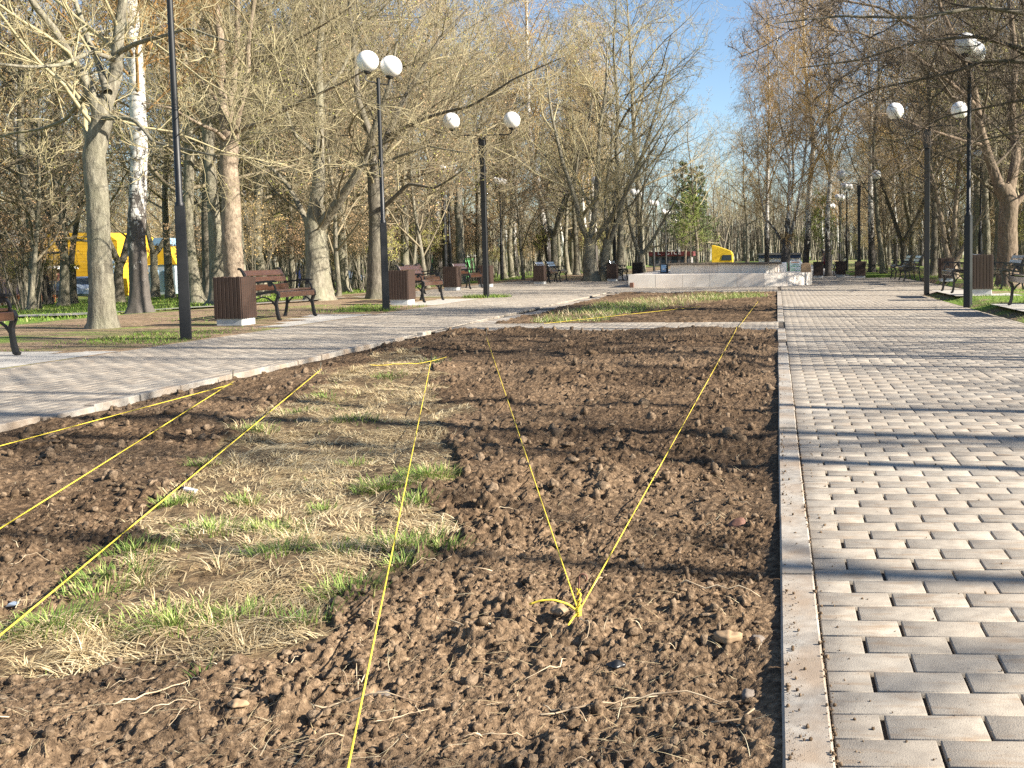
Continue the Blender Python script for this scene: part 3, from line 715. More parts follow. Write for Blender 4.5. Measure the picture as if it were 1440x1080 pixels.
# branch recipes
def sp_maple(k=1., tw=.0035, l4=5, low=.25):
    return [dict(m=int(16 * k), t0=low, t1=.98, ang=(.7, 1.25), ratio=.42, fall=.45, rr=.55, nseg=6, up=.07, wob=.13, rmin=.009),
            dict(m=8, t0=.2, ang=(.5, 1.1), ratio=.5, fall=.4, rr=.6, nseg=5, up=.05, wob=.16, rmin=.008),
            dict(m=6, t0=.15, ang=(.45, 1.1), ratio=.52, fall=.4, rr=.6, nseg=4, up=.05, wob=.18, rmin=tw * 1.4),
            dict(m=l4, t0=.1, ang=(.4, 1.1), ratio=.55, fall=.3, rr=.7, nseg=3, up=.08, wob=.2, rmin=tw)]
def sp_limb(tw=.0032, l4=4, dens=1.3):
    return [dict(dens=dens, t0=.15, ang=(.55, 1.1), ratio=.0, fall=.3, rr=.5, nseg=7, up=.08, wob=.17, rmin=.009),
            dict(m=7, t0=.15, ang=(.5, 1.05), ratio=.52, fall=.4, rr=.6, nseg=6, up=.1, wob=.2, rmin=.008),
            dict(m=6, t0=.15, ang=(.45, 1.0), ratio=.55, fall=.4, rr=.6, nseg=5, up=.14, wob=.2, rmin=tw * 1.4),
            dict(m=l4, t0=.1, ang=(.4, 1.1), ratio=.5, fall=.3, rr=.7, nseg=4, up=.16, wob=.2, rmin=tw)]
def sp_birch(tw=.004):
    return [dict(m=34, t0=.3, t1=.99, ang=(.45, .85), ratio=.24, fall=.55, rr=.38, nseg=6, up=.03, wob=.08, rmin=.012),
            dict(m=7, t0=.2, ang=(.4, .9), ratio=.5, fall=.3, rr=.55, nseg=5, up=-.02, wob=.12, rmin=.006),
            dict(m=6, t0=.2, ang=(.4, 1.0), ratio=.7, fall=.2, rr=.6, nseg=5, up=-.16, wob=.12, rmin=tw),
            dict(m=4, t0=.15, ang=(.3, .9), ratio=.7, fall=.2, rr=.7, nseg=4, up=-.3, wob=.14, rmin=tw * .8)]
def straight(h, r, rng, lean=.04, n=7):
    p = np.zeros((n, 3)); p[:, 2] = np.linspace(-.15, h, n); w = np.cumsum(rng.normal(size=(n, 2)) * h * .008, axis=0) + np.linspace(0, 1, n)[:, None] * rng.normal(size=2) * lean * h; w -= w[0]; p[:, :2] = w
    return [tuple(q) for q in p]
def forked(h, r, rng, fh, nst, spread=.22):
    p0 = [(0, 0, -.15), (rng.normal() * .03, rng.normal() * .03, fh * .5), (rng.normal() * .06, rng.normal() * .06, fh)]
    ch = [(p0, r, r * .8)]; a0 = rng.random() * 6.28
    for k in range(nst):
        a = a0 + k * 6.283 / nst + rng.normal() * .3; q = [np.array(p0[-1]) - np.array([0, 0, .15])]; d = np.array([math.cos(a) * spread * 2.2, math.sin(a) * spread * 2.2, 1.]); hh = (h - fh) * (.75 + .3 * rng.random())
        for s in range(6):
            d = d + np.array([rng.normal() * .09 - math.cos(a) * .03, rng.normal() * .09 - math.sin(a) * .03, .12]); u = d / np.linalg.norm(d); q.append(q[-1] + u * hh / 6)
        ch.append(([tuple(x) for x in q], r * (.62 if nst > 2 else .7), r * .12))
    return ch
rng = np.random.default_rng(4)
VAR = []   # (kind, meshes, height)
def addvar(kind, h, r, fk, spec, bark, twig, leaf=None, ln=0, ls=.03, seed=0):
    g_ = np.random.default_rng(seed)
    ch = forked(h, r, g_, fk[0], fk[1]) if fk else [(straight(h, r, g_), r, r * .12)]
    s = spec
    if fk:
        s = [dict(q) for q in spec]; s[0].pop('dens', None); s[0]['m'] = max(7, int(26 / fk[1])); s[0]['ratio'] = .4
    VAR.append((kind, tree_meshes(kind, ch, s, seed, bark, twig, leaf, ln, ls, 10, .3, .05), h))
addvar('bare_tree', 15, .22, None, sp_maple(1.5, .005, 3, .3), M['bark'], M['twig_far'], M['leaf_yg'], 3000, .035, 1)
addvar('bare_tree', 14, .20, None, sp_maple(1.6, .005, 3, .22), M['bark'], M['twig_far'], M['leaf_yg'], 5000, .035, 2)
addvar('bare_tree', 13, .24, (2.6, 3), sp_maple(1., .005, 3), M['bark'], M['twig_far'], M['leaf_tan'], 1500, .03, 3)
addvar('bare_tree', 13, .22, (1.8, 2), sp_maple(1., .005, 3), M['bark_dark'], M['twig_far'], M['leaf_yg'], 3000, .035, 4)
addvar('bare_tree', 16, .17, None, sp_maple(1.5, .005, 3, .35), M['bark_dark'], M['twig_far'], M['leaf_rust'], 2500, .04, 5)
addvar('birch_tree', 18, .20, None, sp_birch(.005), M['birch'], M['twig_birch'], M['leaf_tan'], 9000, .035, 6)
addvar('birch_tree', 16, .17, None, sp_birch(.005), M['birch'], M['twig_birch'], M['leaf_tan'], 9000, .035, 7)
addvar('bare_tree', 9, .10, None, sp_maple(1.3, .005, 4, .12), M['bark'], M['twig_far'], M['leaf_rust'], 4500, .04, 8)
def shrub_mesh(seed, twig, leaf, ln, h=3.):
    g_ = np.random.default_rng(seed); ch = []
    for k in range(9):
        a = g_.random() * 6.28; r0 = g_.random() * .35; t = .1 + .35 * g_.random()
        ch.append(([(math.cos(a) * r0, math.sin(a) * r0, -.1), (math.cos(a) * (r0 + t * h * .3), math.sin(a) * (r0 + t * h * .3), h * .4), (math.cos(a) * (r0 + t * h * .6), math.sin(a) * (r0 + t * h * .6), h * (.75 + .3 * g_.random()))], .03, .008))
    sp = [dict(m=7, t0=.1, ang=(.3, .9), ratio=.4, fall=.4, rr=.6, nseg=4, up=.08, wob=.15, rmin=.007),
          dict(m=6, t0=.15, ang=(.4, 1.), ratio=.55, fall=.3, rr=.6, nseg=4, up=.05, wob=.2, rmin=.005),
          dict(m=5, t0=.1, ang=(.4, 1.), ratio=.6, fall=.3, rr=.7, nseg=3, up=.05, wob=.2, rmin=.0045)]
    # let low twigs live
    return tree_meshes('shrub', ch, sp, seed, M['bark_dark'], twig, leaf, ln, .035, 6, .3, .03)
SHR = [shrub_mesh(21, M['twig_far'], M['leaf_rust'], 2600), shrub_mesh(22, M['twig_far'], M['leaf_tan'], 2200, 3.6), shrub_mesh(23, M['twig'], M['leaf_yg'], 1500, 2.6)]

# --- hero trees, limbs laid out from the photograph at their own distance
def chain(Y, pts, r0, r1): return ([tuple(atY(p[0], p[1], Y + (p[2] if len(p) > 2 else 0))) for p in pts], r0, r1)
def hero(name, label, Y, chains, seed, bark, twig, spec=None, leaf=None, ln=0, ls=.02, limbL=3.2, group=None):
    ch = [chain(Y, *c) for c in chains]; o0 = Vector(ch[0][0][0])
    base = Vector((o0.x, o0.y, float(gz(o0.x))))
    ch = [([tuple(Vector(p) - base) for p in c[0]], c[1], c[2]) for c in ch]
    p0 = ch[0][0]; ch[0] = ([(p0[0][0], p0[0][1], -.15)] + p0[1:] if p0[0][2] > -.1 else p0, ch[0][1], ch[0][2])
    sp = spec or sp_limb()
    sp[0] = dict(sp[0])
    if sp[0].get('ratio') == 0: sp[0]['ratio'] = 1.; sp[0]['absL'] = limbL
    ms = tree_meshes(name, ch, sp, seed, bark, twig, leaf, ln, ls, 22, .06, .07)
    return put_tree(name, label, ms, base, group=group)
hero('bare_tree', 'grey barked bare tree nearest on the left, between lamp and end bench', 16.2,
     [([(147, 468), (143, 380), (139, 290), (135, 215), (142, 160)], .185, .155),
      ([(142, 165), (124, 120), (100, 80, -.2), (78, 45, -.4), (45, 5, -.8), (10, -60, -1)], .105, .03),
      ([(143, 165), (160, 110, .2), (170, 55, .4), (178, -20, .5), (170, -140, .4)], .125, .03),
      ([(152, 130), (140, 85, .5), (122, 45, .8), (105, 5, 1), (95, -80, 1.2)], .07, .02),
      ([(165, 85, .3), (130, 72, -.4), (85, 92, -1.), (40, 95, -1.6), (-60, 85, -2.4)], .045, .015),
      ([(140, 165), (190, 168, -.4), (215, 200, -.7), (260, 210, -1), (310, 220, -1.4)], .045, .012),
      ([(128, 128), (90, 170, .6), (60, 180, 1.), (20, 185, 1.4), (-50, 210, 2)], .04, .012),
      ([(165, 75, .3), (210, 55, -.2), (270, 40, -.6), (330, 60, -1.)], .045, .012)], 41, M['bark'], M['twig'], leaf=M['leaf_yg'], ln=900, ls=.014)
hero('birch_tree', 'thick white birch with black furrowed base behind the nearest lamp', 22.3,
     [([(196, 439), (197, 380), (196, 300), (193, 200), (190, 90), (186, -20), (182, -160)], .205, .12)], 42, M['birch'], M['twig_birch'],
     [dict(m=26, t0=.45, t1=.99, ang=(.5, .95), ratio=.3, fall=.4, rr=.35, nseg=6, up=.03, wob=.1, rmin=.012)] + sp_birch()[1:], M['leaf_tan'], 800, .015)
hero('bare_tree', 'pale trunked bare tree rising straight behind the nearest bin', 24.2,
     [([(330, 434), (328, 370), (326, 290), (323, 215), (322, 185)], .235, .20),
      ([(322, 195), (312, 130), (306, 60), (300, -40), (296, -160)], .13, .04),
      ([(324, 195), (328, 120, .4), (332, 50, .6), (335, -60, .8)], .12, .04),
      ([(326, 200), (345, 130, -.3), (352, 50, -.5), (362, -50, -.6)], .10, .03),
      ([(320, 200), (305, 185, -.5), (285, 178, -1.), (240, 150, -1.6), (200, 145, -2.)], .06, .015),
      ([(328, 185), (370, 175, -.6), (430, 140, -1.2), (480, 118, -1.8), (540, 85, -2.2)], .06, .012),
      ([(318, 160), (280, 110, .6), (250, 60, .9), (215, 20, 1.2)], .06, .015),
      ([(338, 120, -.2), (380, 80, -.8), (430, 50, -1.2), (490, 10, -1.8)], .055, .012)], 43, M['bark_red'], M['twig'], leaf=M['leaf_yg'], ln=900, ls=.014)
hero('bare_tree', 'bare tree with forked trunk behind the second bench from the left', 26.8,
     [([(448, 424), (446, 380), (443, 335), (441, 305)], .30, .25),
      ([(440, 320), (446, 260), (446, 200), (449, 130), (452, 50), (455, -70)], .19, .05),
      ([(446, 322), (470, 290, -.2), (492, 258, -.4), (510, 225, -.6), (525, 180, -.8), (545, 120, -1), (560, 60, -1.2)], .15, .03),
      ([(438, 325), (425, 300, .3), (405, 262, .5), (385, 235, .7), (362, 225, .9), (330, 200, 1.2)], .09, .02),
      ([(447, 220), (415, 190, -.3), (400, 150, -.5), (370, 120, -.8)], .06, .015),
      ([(450, 130), (480, 100, .4), (500, 60, .6), (530, 0, .8)], .06, .015),
      ([(505, 235, -.6), (550, 225, -1.2), (600, 205, -1.8), (660, 215, -2.4)], .05, .012),
      ([(448, 150), (420, 90, .4), (400, 30, .6), (380, -60, .8)], .07, .02)], 44, M['bark'], M['twig'], leaf=M['leaf_yg'], ln=900, ls=.014)
hero('bare_tree', 'bare tree right behind the lamp with the tilted globes', 27.6,
     [([(530, 421), (529, 360), (529, 300), (526, 240)], .24, .19),
      ([(527, 250), (520, 190), (505, 140), (500, 70), (490, -40)], .12, .03),
      ([(528, 255), (540, 200, .3), (560, 150, .5), (590, 100, .8), (625, 50, 1), (660, 10, 1.3)], .11, .025),
      ([(529, 300), (552, 280, -.3), (575, 258, -.5), (610, 265, -.9), (650, 240, -1.3)], .07, .015),
      ([(526, 225), (500, 215, .6), (470, 195, .9), (440, 190, 1.2)], .06, .015),
      ([(545, 190, .3), (600, 165, -.3), (660, 150, -.8), (720, 110, -1.4), (790, 80, -1.9)], .06, .012)], 45, M['bark_dark'], M['twig'], leaf=M['leaf_yg'], ln=900, ls=.014)
hero('bare_tree', 'pale slender bare tree behind the twin pole lamp', 47.5,
     [([(648, 398), (647, 350), (645, 300), (646, 265)], .22, .17), ([(640, 272), (625, 230), (615, 180), (600, 110), (590, 30)], .1, .03), ([(640, 270), (655, 230, .3), (668, 190, .4), (690, 120, .6), (700, 40, .8)], .09, .02)], 46, M['bark'], M['twig'])
hero('bare_tree', 'stout bare tree with spreading fork left of the plaza lamp', 46,
     [([(832, 396), (830, 365), (830, 335)], .32, .27), ([(829, 340), (815, 315), (808, 285), (790, 230), (775, 160), (765, 90)], .15, .03), ([(831, 340), (836, 290, .3), (840, 230, .5), (850, 150, .8), (852, 60, 1)], .16, .03), ([(832, 342), (852, 318, -.3), (870, 290, -.6), (900, 240, -1), (930, 190, -1.4)], .13, .025)], 47, M['bark'], M['twig'], limbL=4.)
hero('bare_tree', 'bare tree leaning beside the stout fork left of the plaza lamp', 46.5,
     [([(848, 396), (850, 360), (856, 335)], .25, .2), ([(855, 340), (868, 310), (880, 270), (905, 215), (925, 150), (940, 90)], .13, .03), ([(856, 340), (848, 290, .5), (855, 220, .8), (870, 130, 1.)], .12, .025)], 48, M['bark'], M['twig'], limbL=4.)
hero('bare_tree', 'low forking bare tree behind the left end of the fountain wall', 52,
     [([(903, 392), (902, 372), (901, 358)], .2, .17), ([(900, 360), (890, 335), (884, 315), (878, 270), (880, 200)], .11, .025), ([(902, 360), (915, 340), (930, 315), (948, 285), (965, 250)], .11, .02), ([(902, 362), (900, 320, .5), (905, 270, 1.), (915, 200, 1.2)], .1, .02)], 49, M['bark'], M['twig'], limbL=3.6)
hero('bare_tree', 'rough barked bare tree behind the right hand benches', 30.5,
     [([(1418, 406), (1416, 370), (1418, 320), (1417, 280), (1408, 262)], .31, .26),
      ([(1410, 275), (1395, 230), (1380, 180, -.2), (1372, 130, -.4), (1350, 70, -.6), (1330, 10, -.8), (1310, -60, -1)], .17, .03),
      ([(1416, 280), (1426, 220, .3), (1420, 160, .5), (1428, 90, .7), (1420, 0, 1), (1415, -100, 1)], .17, .04),
      ([(1418, 295), (1445, 270, .2), (1480, 240, .4), (1520, 180, .6)], .12, .03),
      ([(1388, 205, -.1), (1345, 195, -.8), (1300, 182, -1.4), (1250, 160, -1.9), (1200, 162, -2.4)], .06, .01),
      ([(1375, 150, -.3), (1330, 110, -1), (1280, 75, -1.6), (1210, 45, -2.2), (1140, 40, -2.8)], .075, .012),
      ([(1355, 85, -.5), (1300, 45, -1), (1240, 10, -1.4), (1180, 0, -1.8), (1100, 20, -2.4)], .07, .012)], 50, M['bark_brown'], M['twig_dark'], sp_limb(.0034, 4, 1.6), limbL=3.)
hero('bare_tree', 'dark overhanging bare tree at the right edge, limbs drooping left over path', 19.4,
     [([(1640, 428), (1636, 300), (1630, 180), (1620, 120)], .3, .25),
      ([(1620, 140), (1540, 60, -.3), (1460, 20, -.5), (1380, 10, -.7), (1290, 25, -1), (1190, 20, -1.3), (1090, 30, -1.6)], .075, .010),
      ([(1622, 150), (1560, 120, .3), (1480, 90, .4), (1390, 85, .6), (1300, 110, .8), (1220, 130, 1.), (1150, 165, 1.2)], .065, .009),
      ([(1615, 160), (1540, 150, .6), (1470, 135, 1.), (1400, 150, 1.5), (1330, 165, 1.9), (1270, 200, 2.2)], .055, .009),
      ([(1620, 120), (1600, 20), (1560, -80), (1500, -160), (1420, -220)], .16, .03),
      ([(1530, 55, -.3), (1440, -30, -.2), (1350, -60, 0), (1260, -50, .2), (1160, -30, .3)], .05, .009),
      ([(1600, 140), (1520, 105, .2), (1440, 70, .3), (1370, 50, .3), (1290, 60, .3), (1210, 85, .3), (1120, 95, .3)], .06, .009),
      ([(1610, 160, .4), (1530, 180, .8), (1450, 180, 1.2), (1390, 195, 1.4), (1320, 215, 1.6)], .05, .009),
      ([(1622, 120), (1660, 0, .4), (1690, -120, .8)], .16, .04)], 51, M['bark_dark'], M['twig_dark'], sp_limb(.0032, 5, 2.0), limbL=2.1)
hero('birch_tree', 'white birch with several stems standing behind the fountain', 47,
     [([(1104, 392), (1105, 362), (1106, 335)], .24, .19), ([(1105, 345), (1108, 300), (1106, 240), (1100, 170), (1096, 110), (1092, 50)], .11, .02), ([(1107, 345), (1118, 305), (1128, 250, .3), (1136, 190, .5), (1142, 110, .8)], .09, .02), ([(1103, 345), (1092, 325), (1075, 305, -.3), (1068, 260, -.5), (1066, 190, -.7), (1060, 130, -.8)], .06, .015), ([(1106, 320), (1116, 250, .8), (1114, 160, 1.1), (1120, 60, 1.5)], .08, .015)], 52, M['birch'], M['twig_birch'],
     [dict(m=22, t0=.2, t1=.99, ang=(.5, .95), ratio=.26, fall=.4, rr=.35, nseg=6, up=.02, wob=.1, rmin=.012)] + sp_birch()[1:], M['leaf_tan'], 3000, .025)
hero('bare_tree', 'slender light trunk leaning beside the far right lamps', 52,
     [([(1242, 388), (1239, 340), (1233, 290), (1228, 250), (1230, 200), (1238, 130), (1235, 60)], .15, .04), ([(1232, 285), (1215, 260), (1200, 235), (1185, 180)], .06, .015)], 53, M['bark'], M['twig'], limbL=3.5)
hero('birch_tree', 'slim white birch among the wood right of the far lamps', 56,
     [([(1229, 387), (1226, 330), (1222, 260), (1220, 180), (1222, 100), (1224, 10)], .2, .05)], 54, M['birch'], M['twig_birch'], [dict(m=24, t0=.35, t1=.99, ang=(.5, .95), ratio=.22, fall=.4, rr=.35, nseg=6, up=.02, wob=.1, rmin=.012)] + sp_birch()[1:], M['leaf_tan'], 2000, .025)
hero('bare_tree', 'reddish twin stemmed bare tree behind the right hand bench', 40,
     [([(1341, 397), (1339, 380), (1338, 368)], .22, .2), ([(1338, 372), (1328, 345), (1322, 310), (1316, 270), (1300, 200), (1290, 120)], .12, .03), ([(1339, 372), (1342, 330), (1341, 290), (1348, 230), (1350, 150)], .13, .03), ([(1340, 374), (1356, 345), (1372, 320), (1390, 280)], .1, .03)], 55, M['bark_red'], M['twig_dark'], limbL=3.4)
# trunks of the left wood that stand out one by one
for i, (px, py, w, kd, sc_, lab) in enumerate([
        (35, 426, 12, 0, 1., 'straight grey trunk at far left beside the pink house'), (88, 429, 14, 1, 1., 'straight pale trunk in front of the yellow house'),
        (68, 410, 9, 4, .9, 'dark rough trunk before the dark red shed'), (103, 426, 8, 3, .9, 'leaning dark trunk beside the silver car'), (168, 424, 10, 3, 1., 'leaning tan trunk between grey tree and white birch'),
        (218, 417, 14, 2, 1., 'rough brown trunk close behind the white birch'), (241, 418, 9, 0, 1., 'thin pale trunk just left of nearest lamp'), (279, 426, 13, 1, 1.05, 'mottled grey trunk right of nearest lamp'),
        (297, 424, 17, 4, 1.15, 'broad dark trunk left of the nearest bin'), (374, 412, 10, 0, 1., 'grey trunk glimpsed behind the nearest bench back'), (487, 411, 9, 1, 1., 'tan trunk between the forked tree and the tilted lamp'), (570, 404, 8, 0, .95, 'slim trunk rising behind the second bin'), (600, 402, 7, 4, .95, 'slim dark trunk behind the second bench')]):
    p = at(px, py); kind, ms, h = VAR[kd]
    put_tree(kind, lab, ms, p, i * 1.7, sc_)
OPEN = []
for s_, h_, r_ in ((81, 15, .085), (82, 14, .10), (83, 16, .075)):
    q_ = [dict(q) for q in sp_maple(.8, .008, 3)[:3]]; q_[0].update(t0=.42, m=11, ratio=.3, up=.1); q_[1].update(m=5); q_[2].update(m=4)
    OPEN.append(tree_meshes('open_tree', [(straight(h_, r_, np.random.default_rng(s_)), r_, .04)], q_, s_, M['bark'], M['twig'], None, 0, .03, 10, .3, .05))
# shadow-throwing neighbours just outside the right of the frame
for i, (x, y, kd, s) in enumerate([(11.5, 2.0, 1, .95), (17, 3.6, 0, 1.), (14, 4.0, 1, 1.), (8.5, 5.9, 2, .95), (16, 7.6, 0, 1.), (11, 9.6, 1, 1.), (22, 8.5, 2, 1.), (10.5, 13.2, 2, .95), (18, 13.0, 0, 1.05), (24, 4.5, 1, 1.), (20, 16.5, 1, 1.), (9.0, 4.1, 1, .85), (13, 8.4, 0, .9), (15, 11.2, 2, 1.), (9.2, 11.6, 0, .9), (25, 10.6, 0, 1.1), (28, 7.0, 2, 1.1), (27, 13.5, 1, 1.), (14, 16., 2, .95)]):
    put_tree('bare_tree', 'bare tree on the right verge outside the view, shading the paving', OPEN[kd], (x, y, float(gz(x))), i * 2.1, s, 'verge trees right of the view')
# the wood: many trees, each its own object
rp = random.Random(12); placed = []
def vis(x, y): return -380 < PPX + F_PX * (x / y + math.tan(YAW)) < 1750
def scatter(n, x0, x1, y0, y1, dmin, kinds, lab, grp, smin=.8, smax=1.15, corr=None, pool=VAR, cat='tree'):
    k = 0; tries = 0
    while k < n and tries < 6000:
        tries += 1; x = rp.uniform(x0, x1); y = rp.uniform(y0, y1)
        if not vis(x, y) or (corr and corr(x, y)): continue
        pxx = PPX + F_PX * (x / y + math.tan(YAW))
        if x < -5 and ((y < 93 and 50 < pxx < 255) or (y < 54 and 600 < pxx < 722) or (y < 140 and 878 < pxx < 985) or (-62 < x < -22 and 76 < y < 95)): continue
        if any((x - a) ** 2 + (y - b) ** 2 < dmin * dmin for a, b in placed): continue
        if cat == 'tree': placed.append((x, y))
        kd = rp.choice(kinds)
        if pool is VAR: nm, ms, _ = VAR[kd]
        else: nm, ms = 'shrub', pool[kd]
        lb = lab[1] if nm == 'birch_tree' else lab[0]; gg = grp[1] if nm == 'birch_tree' else grp[0]
        put_tree(nm, lb, ms, (x, y, float(gz(x))), rp.uniform(0, 6.28), rp.uniform(smin, smax), gg, cat); k += 1
LW = ('bare tree among many in the wood behind the left benches', 'white birch among many in the wood behind the left benches')
RW = ('bare tree among many in the wood behind the right benches', 'white birch among many in the wood behind the right benches')
FW = ('bare tree in the distant wood closing the avenue', 'white birch in the distant wood closing the avenue')
GL = ('bare trees of the left wood', 'birches of the left wood'); GR = ('bare trees of the right wood', 'birches of the right wood'); GF = ('bare trees of the distant wood', 'birches of the distant wood')
scatter(24, -34, -13, 27, 52, 2.6, [0, 1, 2, 3, 4, 0, 1, 7, 7], LW, GL)
scatter(64, -70, -12.2, 50, 100, 2.6, [0, 1, 0, 1, 4, 5, 6, 7], LW, GL, .85, 1.2)
scatter(14, -15.5, -11.5, 56, 110, 4, [2, 3, 2, 0], LW, GL, .8, 1.)
scatter(30, 6.8, 26, 34, 60, 2.2, [0, 1, 3, 2, 4, 7], RW, GR, .8, 1.05)
scatter(56, 6.2, 46, 58, 115, 2.4, [0, 1, 4, 5, 6, 7, 3], RW, GR, .8, 1.15)
scatter(20, -75, -40, 96, 130, 3, [0, 1, 4, 6, 7], LW, GL, .9, 1.2)
scatter(34, -95, 60, 110, 190, 3.5, [0, 1, 4, 5, 6], FW, GF, .8, 1.15, lambda x, y: -9 < x < 5 and y < 150)
scatter(80, -60, -12.5, 34, 95, 1, [0, 0, 1, 2], ('leafless shrub with a few rust leaves under the left wood',) * 2, ('shrubs under the left wood',) * 2, .7, 1.3, None, SHR, 'shrub')
scatter(40, 7, 40, 40, 95, 1, [0, 1, 1, 2], ('leafless shrub under the right wood',) * 2, ('shrubs under the right wood',) * 2, .7, 1.3, None, SHR, 'shrub')
# pine beyond the avenue
def conifer(h, seed):
    g_ = np.random.default_rng(seed); ch = [(straight(h, .25, g_, .01), .25, .04)]
    sp = [dict(m=60, t0=.22, t1=.98, ang=(1.1, 1.5), ratio=.26, fall=.75, rr=.3, nseg=5, up=.02, wob=.08, rmin=.015), dict(m=12, t0=.2, ang=(.5, 1.0), ratio=.45, fall=.5, rr=.5, nseg=3, up=.02, wob=.1, rmin=.008)]
    return tree_meshes('pine', ch, sp, seed, M['bark_red'], M['twig_dark'], M['needle'], 10000, .14, 10, .4, .05)
pm = conifer(17, 61)
for px_, Y_, kd_, s_, lb_ in ((775, 60, 5, 1.2, 'tall golden twigged birch above the plaza trees on the left'), (900, 66, 0, 1.25, 'tall bare tree next to the sky gap, left side'), (868, 58, 1, 1.15, 'tall bare tree above the plaza T armed lamp'), (980, 100, 4, .95, 'bare tree before the pine at the sky gap'),
                              (1078, 62, 6, .98, 'tall birch just right of the sky gap'), (1135, 58, 5, 1.05, 'drooping birch right of the several stemmed birch'), (1165, 52, 6, 1., 'birch between the several stemmed birch and far right lamps'), (1050, 110, 0, 1., 'low bare tree at the foot of the sky gap'), (1015, 125, 3, 1., 'distant bare tree in the middle of the avenue end')):
    p = atY(px_, 362, Y_); put_tree(VAR[kd_][0], lb_, VAR[kd_][1], (p.x, p.y, 0), kd_ + px_, s_)
put_tree('pine_tree', 'dark green pine on the left of the sky gap', pm, (-8.4, 106, 0), .3, .62)
put_tree('pine_tree', 'dark green pine deep among the bare trees of the avenue', pm, (-10.6, 116, 0), 2.3, .7)
gm = tree_meshes('leafing_tree', [(straight(8, .1, np.random.default_rng(5)), .1, .02)], sp_maple(1.2, .005, 4, .1), 71, M['bark'], M['twig'], M['leaf_green'], 9000, .07, 8, .3, .05)
put_tree('leafing_tree', 'young tree in fresh green leaf beyond the yellow cabin', gm, (-8.6, 100, 0), 0, .8)
put_tree('leafing_tree', 'young tree in fresh green leaf behind the birch on right', gm, (2.6, 66, 0), 1, .55)
# far edge of the wood, one mass
def far_wood():
    g_ = np.random.default_rng(9); n = 2600; th = np.radians(g_.uniform(-52, 30, n)); d = g_.uniform(190, 260, n)
    x = d * np.sin(th); y = d * np.cos(th); z = gz(x); h = g_.uniform(9, 17, n)
    P = np.stack([np.stack([x, y, z], -1), np.stack([x + g_.normal(size=n) * .5, y, z + h * .5], -1), np.stack([x + g_.normal(size=n), y, z + h], -1)], 1)
    V, Q = tubes(P, np.stack([np.full(n, .16), np.full(n, .11), np.full(n, .03)], 1), 4)
    c = spawn(np.repeat(P, 1, 0), np.full((n, 3), .06), h, 13, g_, .1, .99, (.3, .9), .25, .4, .6, 3, .05, .15, .03)
    V2, Q2 = tubes(c[0], c[1], 3); e = spawn(*c, 6, g_, .2, .99, (.4, 1.), .5, .3, .6, 2, .05, .2, .02); V3, Q3 = tubes(e[0], e[1], 3)
    V = np.concatenate([V, V2, V3]); Q = np.concatenate([Q, Q2 + len(V) - len(V2) - len(V3), Q3 + len(V) - len(V3)])
    return np_mesh('far_wood', V, [Q], [M['twig_far'], M['bark']], False, None, np.concatenate([np.ones(len(Q) - len(Q2) - len(Q3), int), np.zeros(len(Q2) + len(Q3), int)]))
o = link('far_wood', far_wood()); tag(o, 'distant leafless wood that reads as one brown mass', kind='stuff')

# ------------------------------------------------------------------ benches
def make_bench():
    root = thing('park_bench', 'x', 'bench', group='cast iron park benches'); L = 1.42
    for s in (0, 1):
        y = s * L; mb = MB()
        sq = dict(n=4, sx=1.25, ph=math.pi / 4)
        mb.tube([(-.31, y, 0), (-.285, y, .08), (-.26, y, .22), (-.245, y, .40), (-.245, y, .55), (-.255, y, .66), (-.30, y, .78), (-.36, y, .90), (-.395, y, .95), (-.42, y, .955), (-.435, y, .935)], [.036, .03, .027, .027, .027, .026, .025, .024, .024, .022, .02], **sq)
        mb.tube([(.33, y, .012), (.29, y, .03), (.27, y, .12), (.255, y, .25), (.25, y, .33), (.285, y, .42), (.30, y, .47), (.285, y, .515), (.24, y, .535), (.18, y, .53), (.05, y, .505), (-.1, y, .475), (-.245, y, .46)], [.03, .034, .033, .03, .032, .034, .034, .033, .03, .026, .025, .025, .025], **sq)
        mb.tube([(-.25, y, .24), (-.2, y, .32), (-.11, y, .40), (.0, y, .43), (.1, y, .41), (.18, y, .35), (.235, y, .27)], .017, **sq)
        mb.tube([(.24, y, .30), (.27, y, .37), (.33, y, .43)], .012, **sq)
        mb.build('end_frame', M['iron'], root)
        ab = MB(); ab.tube([(-.27, y, .675), (-.1, y, .70), (.08, y, .715), (.22, y, .72), (.27, y, .712)], [.022, .024, .026, .028, .018], **sq)
        ab.tube([(.15, y, .70), (.19, y, .68), (.235, y, .63), (.25, y, .575), (.235, y, .53)], .018, **sq)
        ab.tube([(.15, y - .02, .655), (.15, y + .02, .655)], .032, 10)
        ab.build('armrest', M['iron'], root, loc=(0, 0, 0))
    sb = MB()
    for x, z, w, rx in ((.30, .47, .10, 1), (.225, .535, .11, 0), (.10, .522, .11, 0), (-.025, .50, .11, 0), (-.15, .48, .11, 0)):
        if rx: sb.box((x + .0, L / 2, z), (.035, L - .06, .105), 0, .006)
        else: sb.box((x - .03, L / 2, z + .014), (w, L - .06, .034), 0, .006)
    sb.build('seat', M['bench_wood'], root)
    bb = MB()
    for x, z, t in ((-.215, .60, .03), (-.262, .745, .40), (-.325, .865, .46)):
        bm = bmesh.new(); bmesh.ops.create_cube(bm, size=1)
        for v in bm.verts: v.co = Vector((v.co.x * .032, v.co.y * (L - .04), v.co.z * .11))
        bmesh.ops.bevel(bm, geom=bm.edges[:], offset=.006, segments=1, affect='EDGES')
        bb.addbm(bm, Matrix.Translation((x, L / 2, z)) @ Matrix.Rotation(-t, 4, 'Y'))
    bb.build('backrest', M['bench_wood'], root)
    return root
bench0 = make_bench(); used = [0]
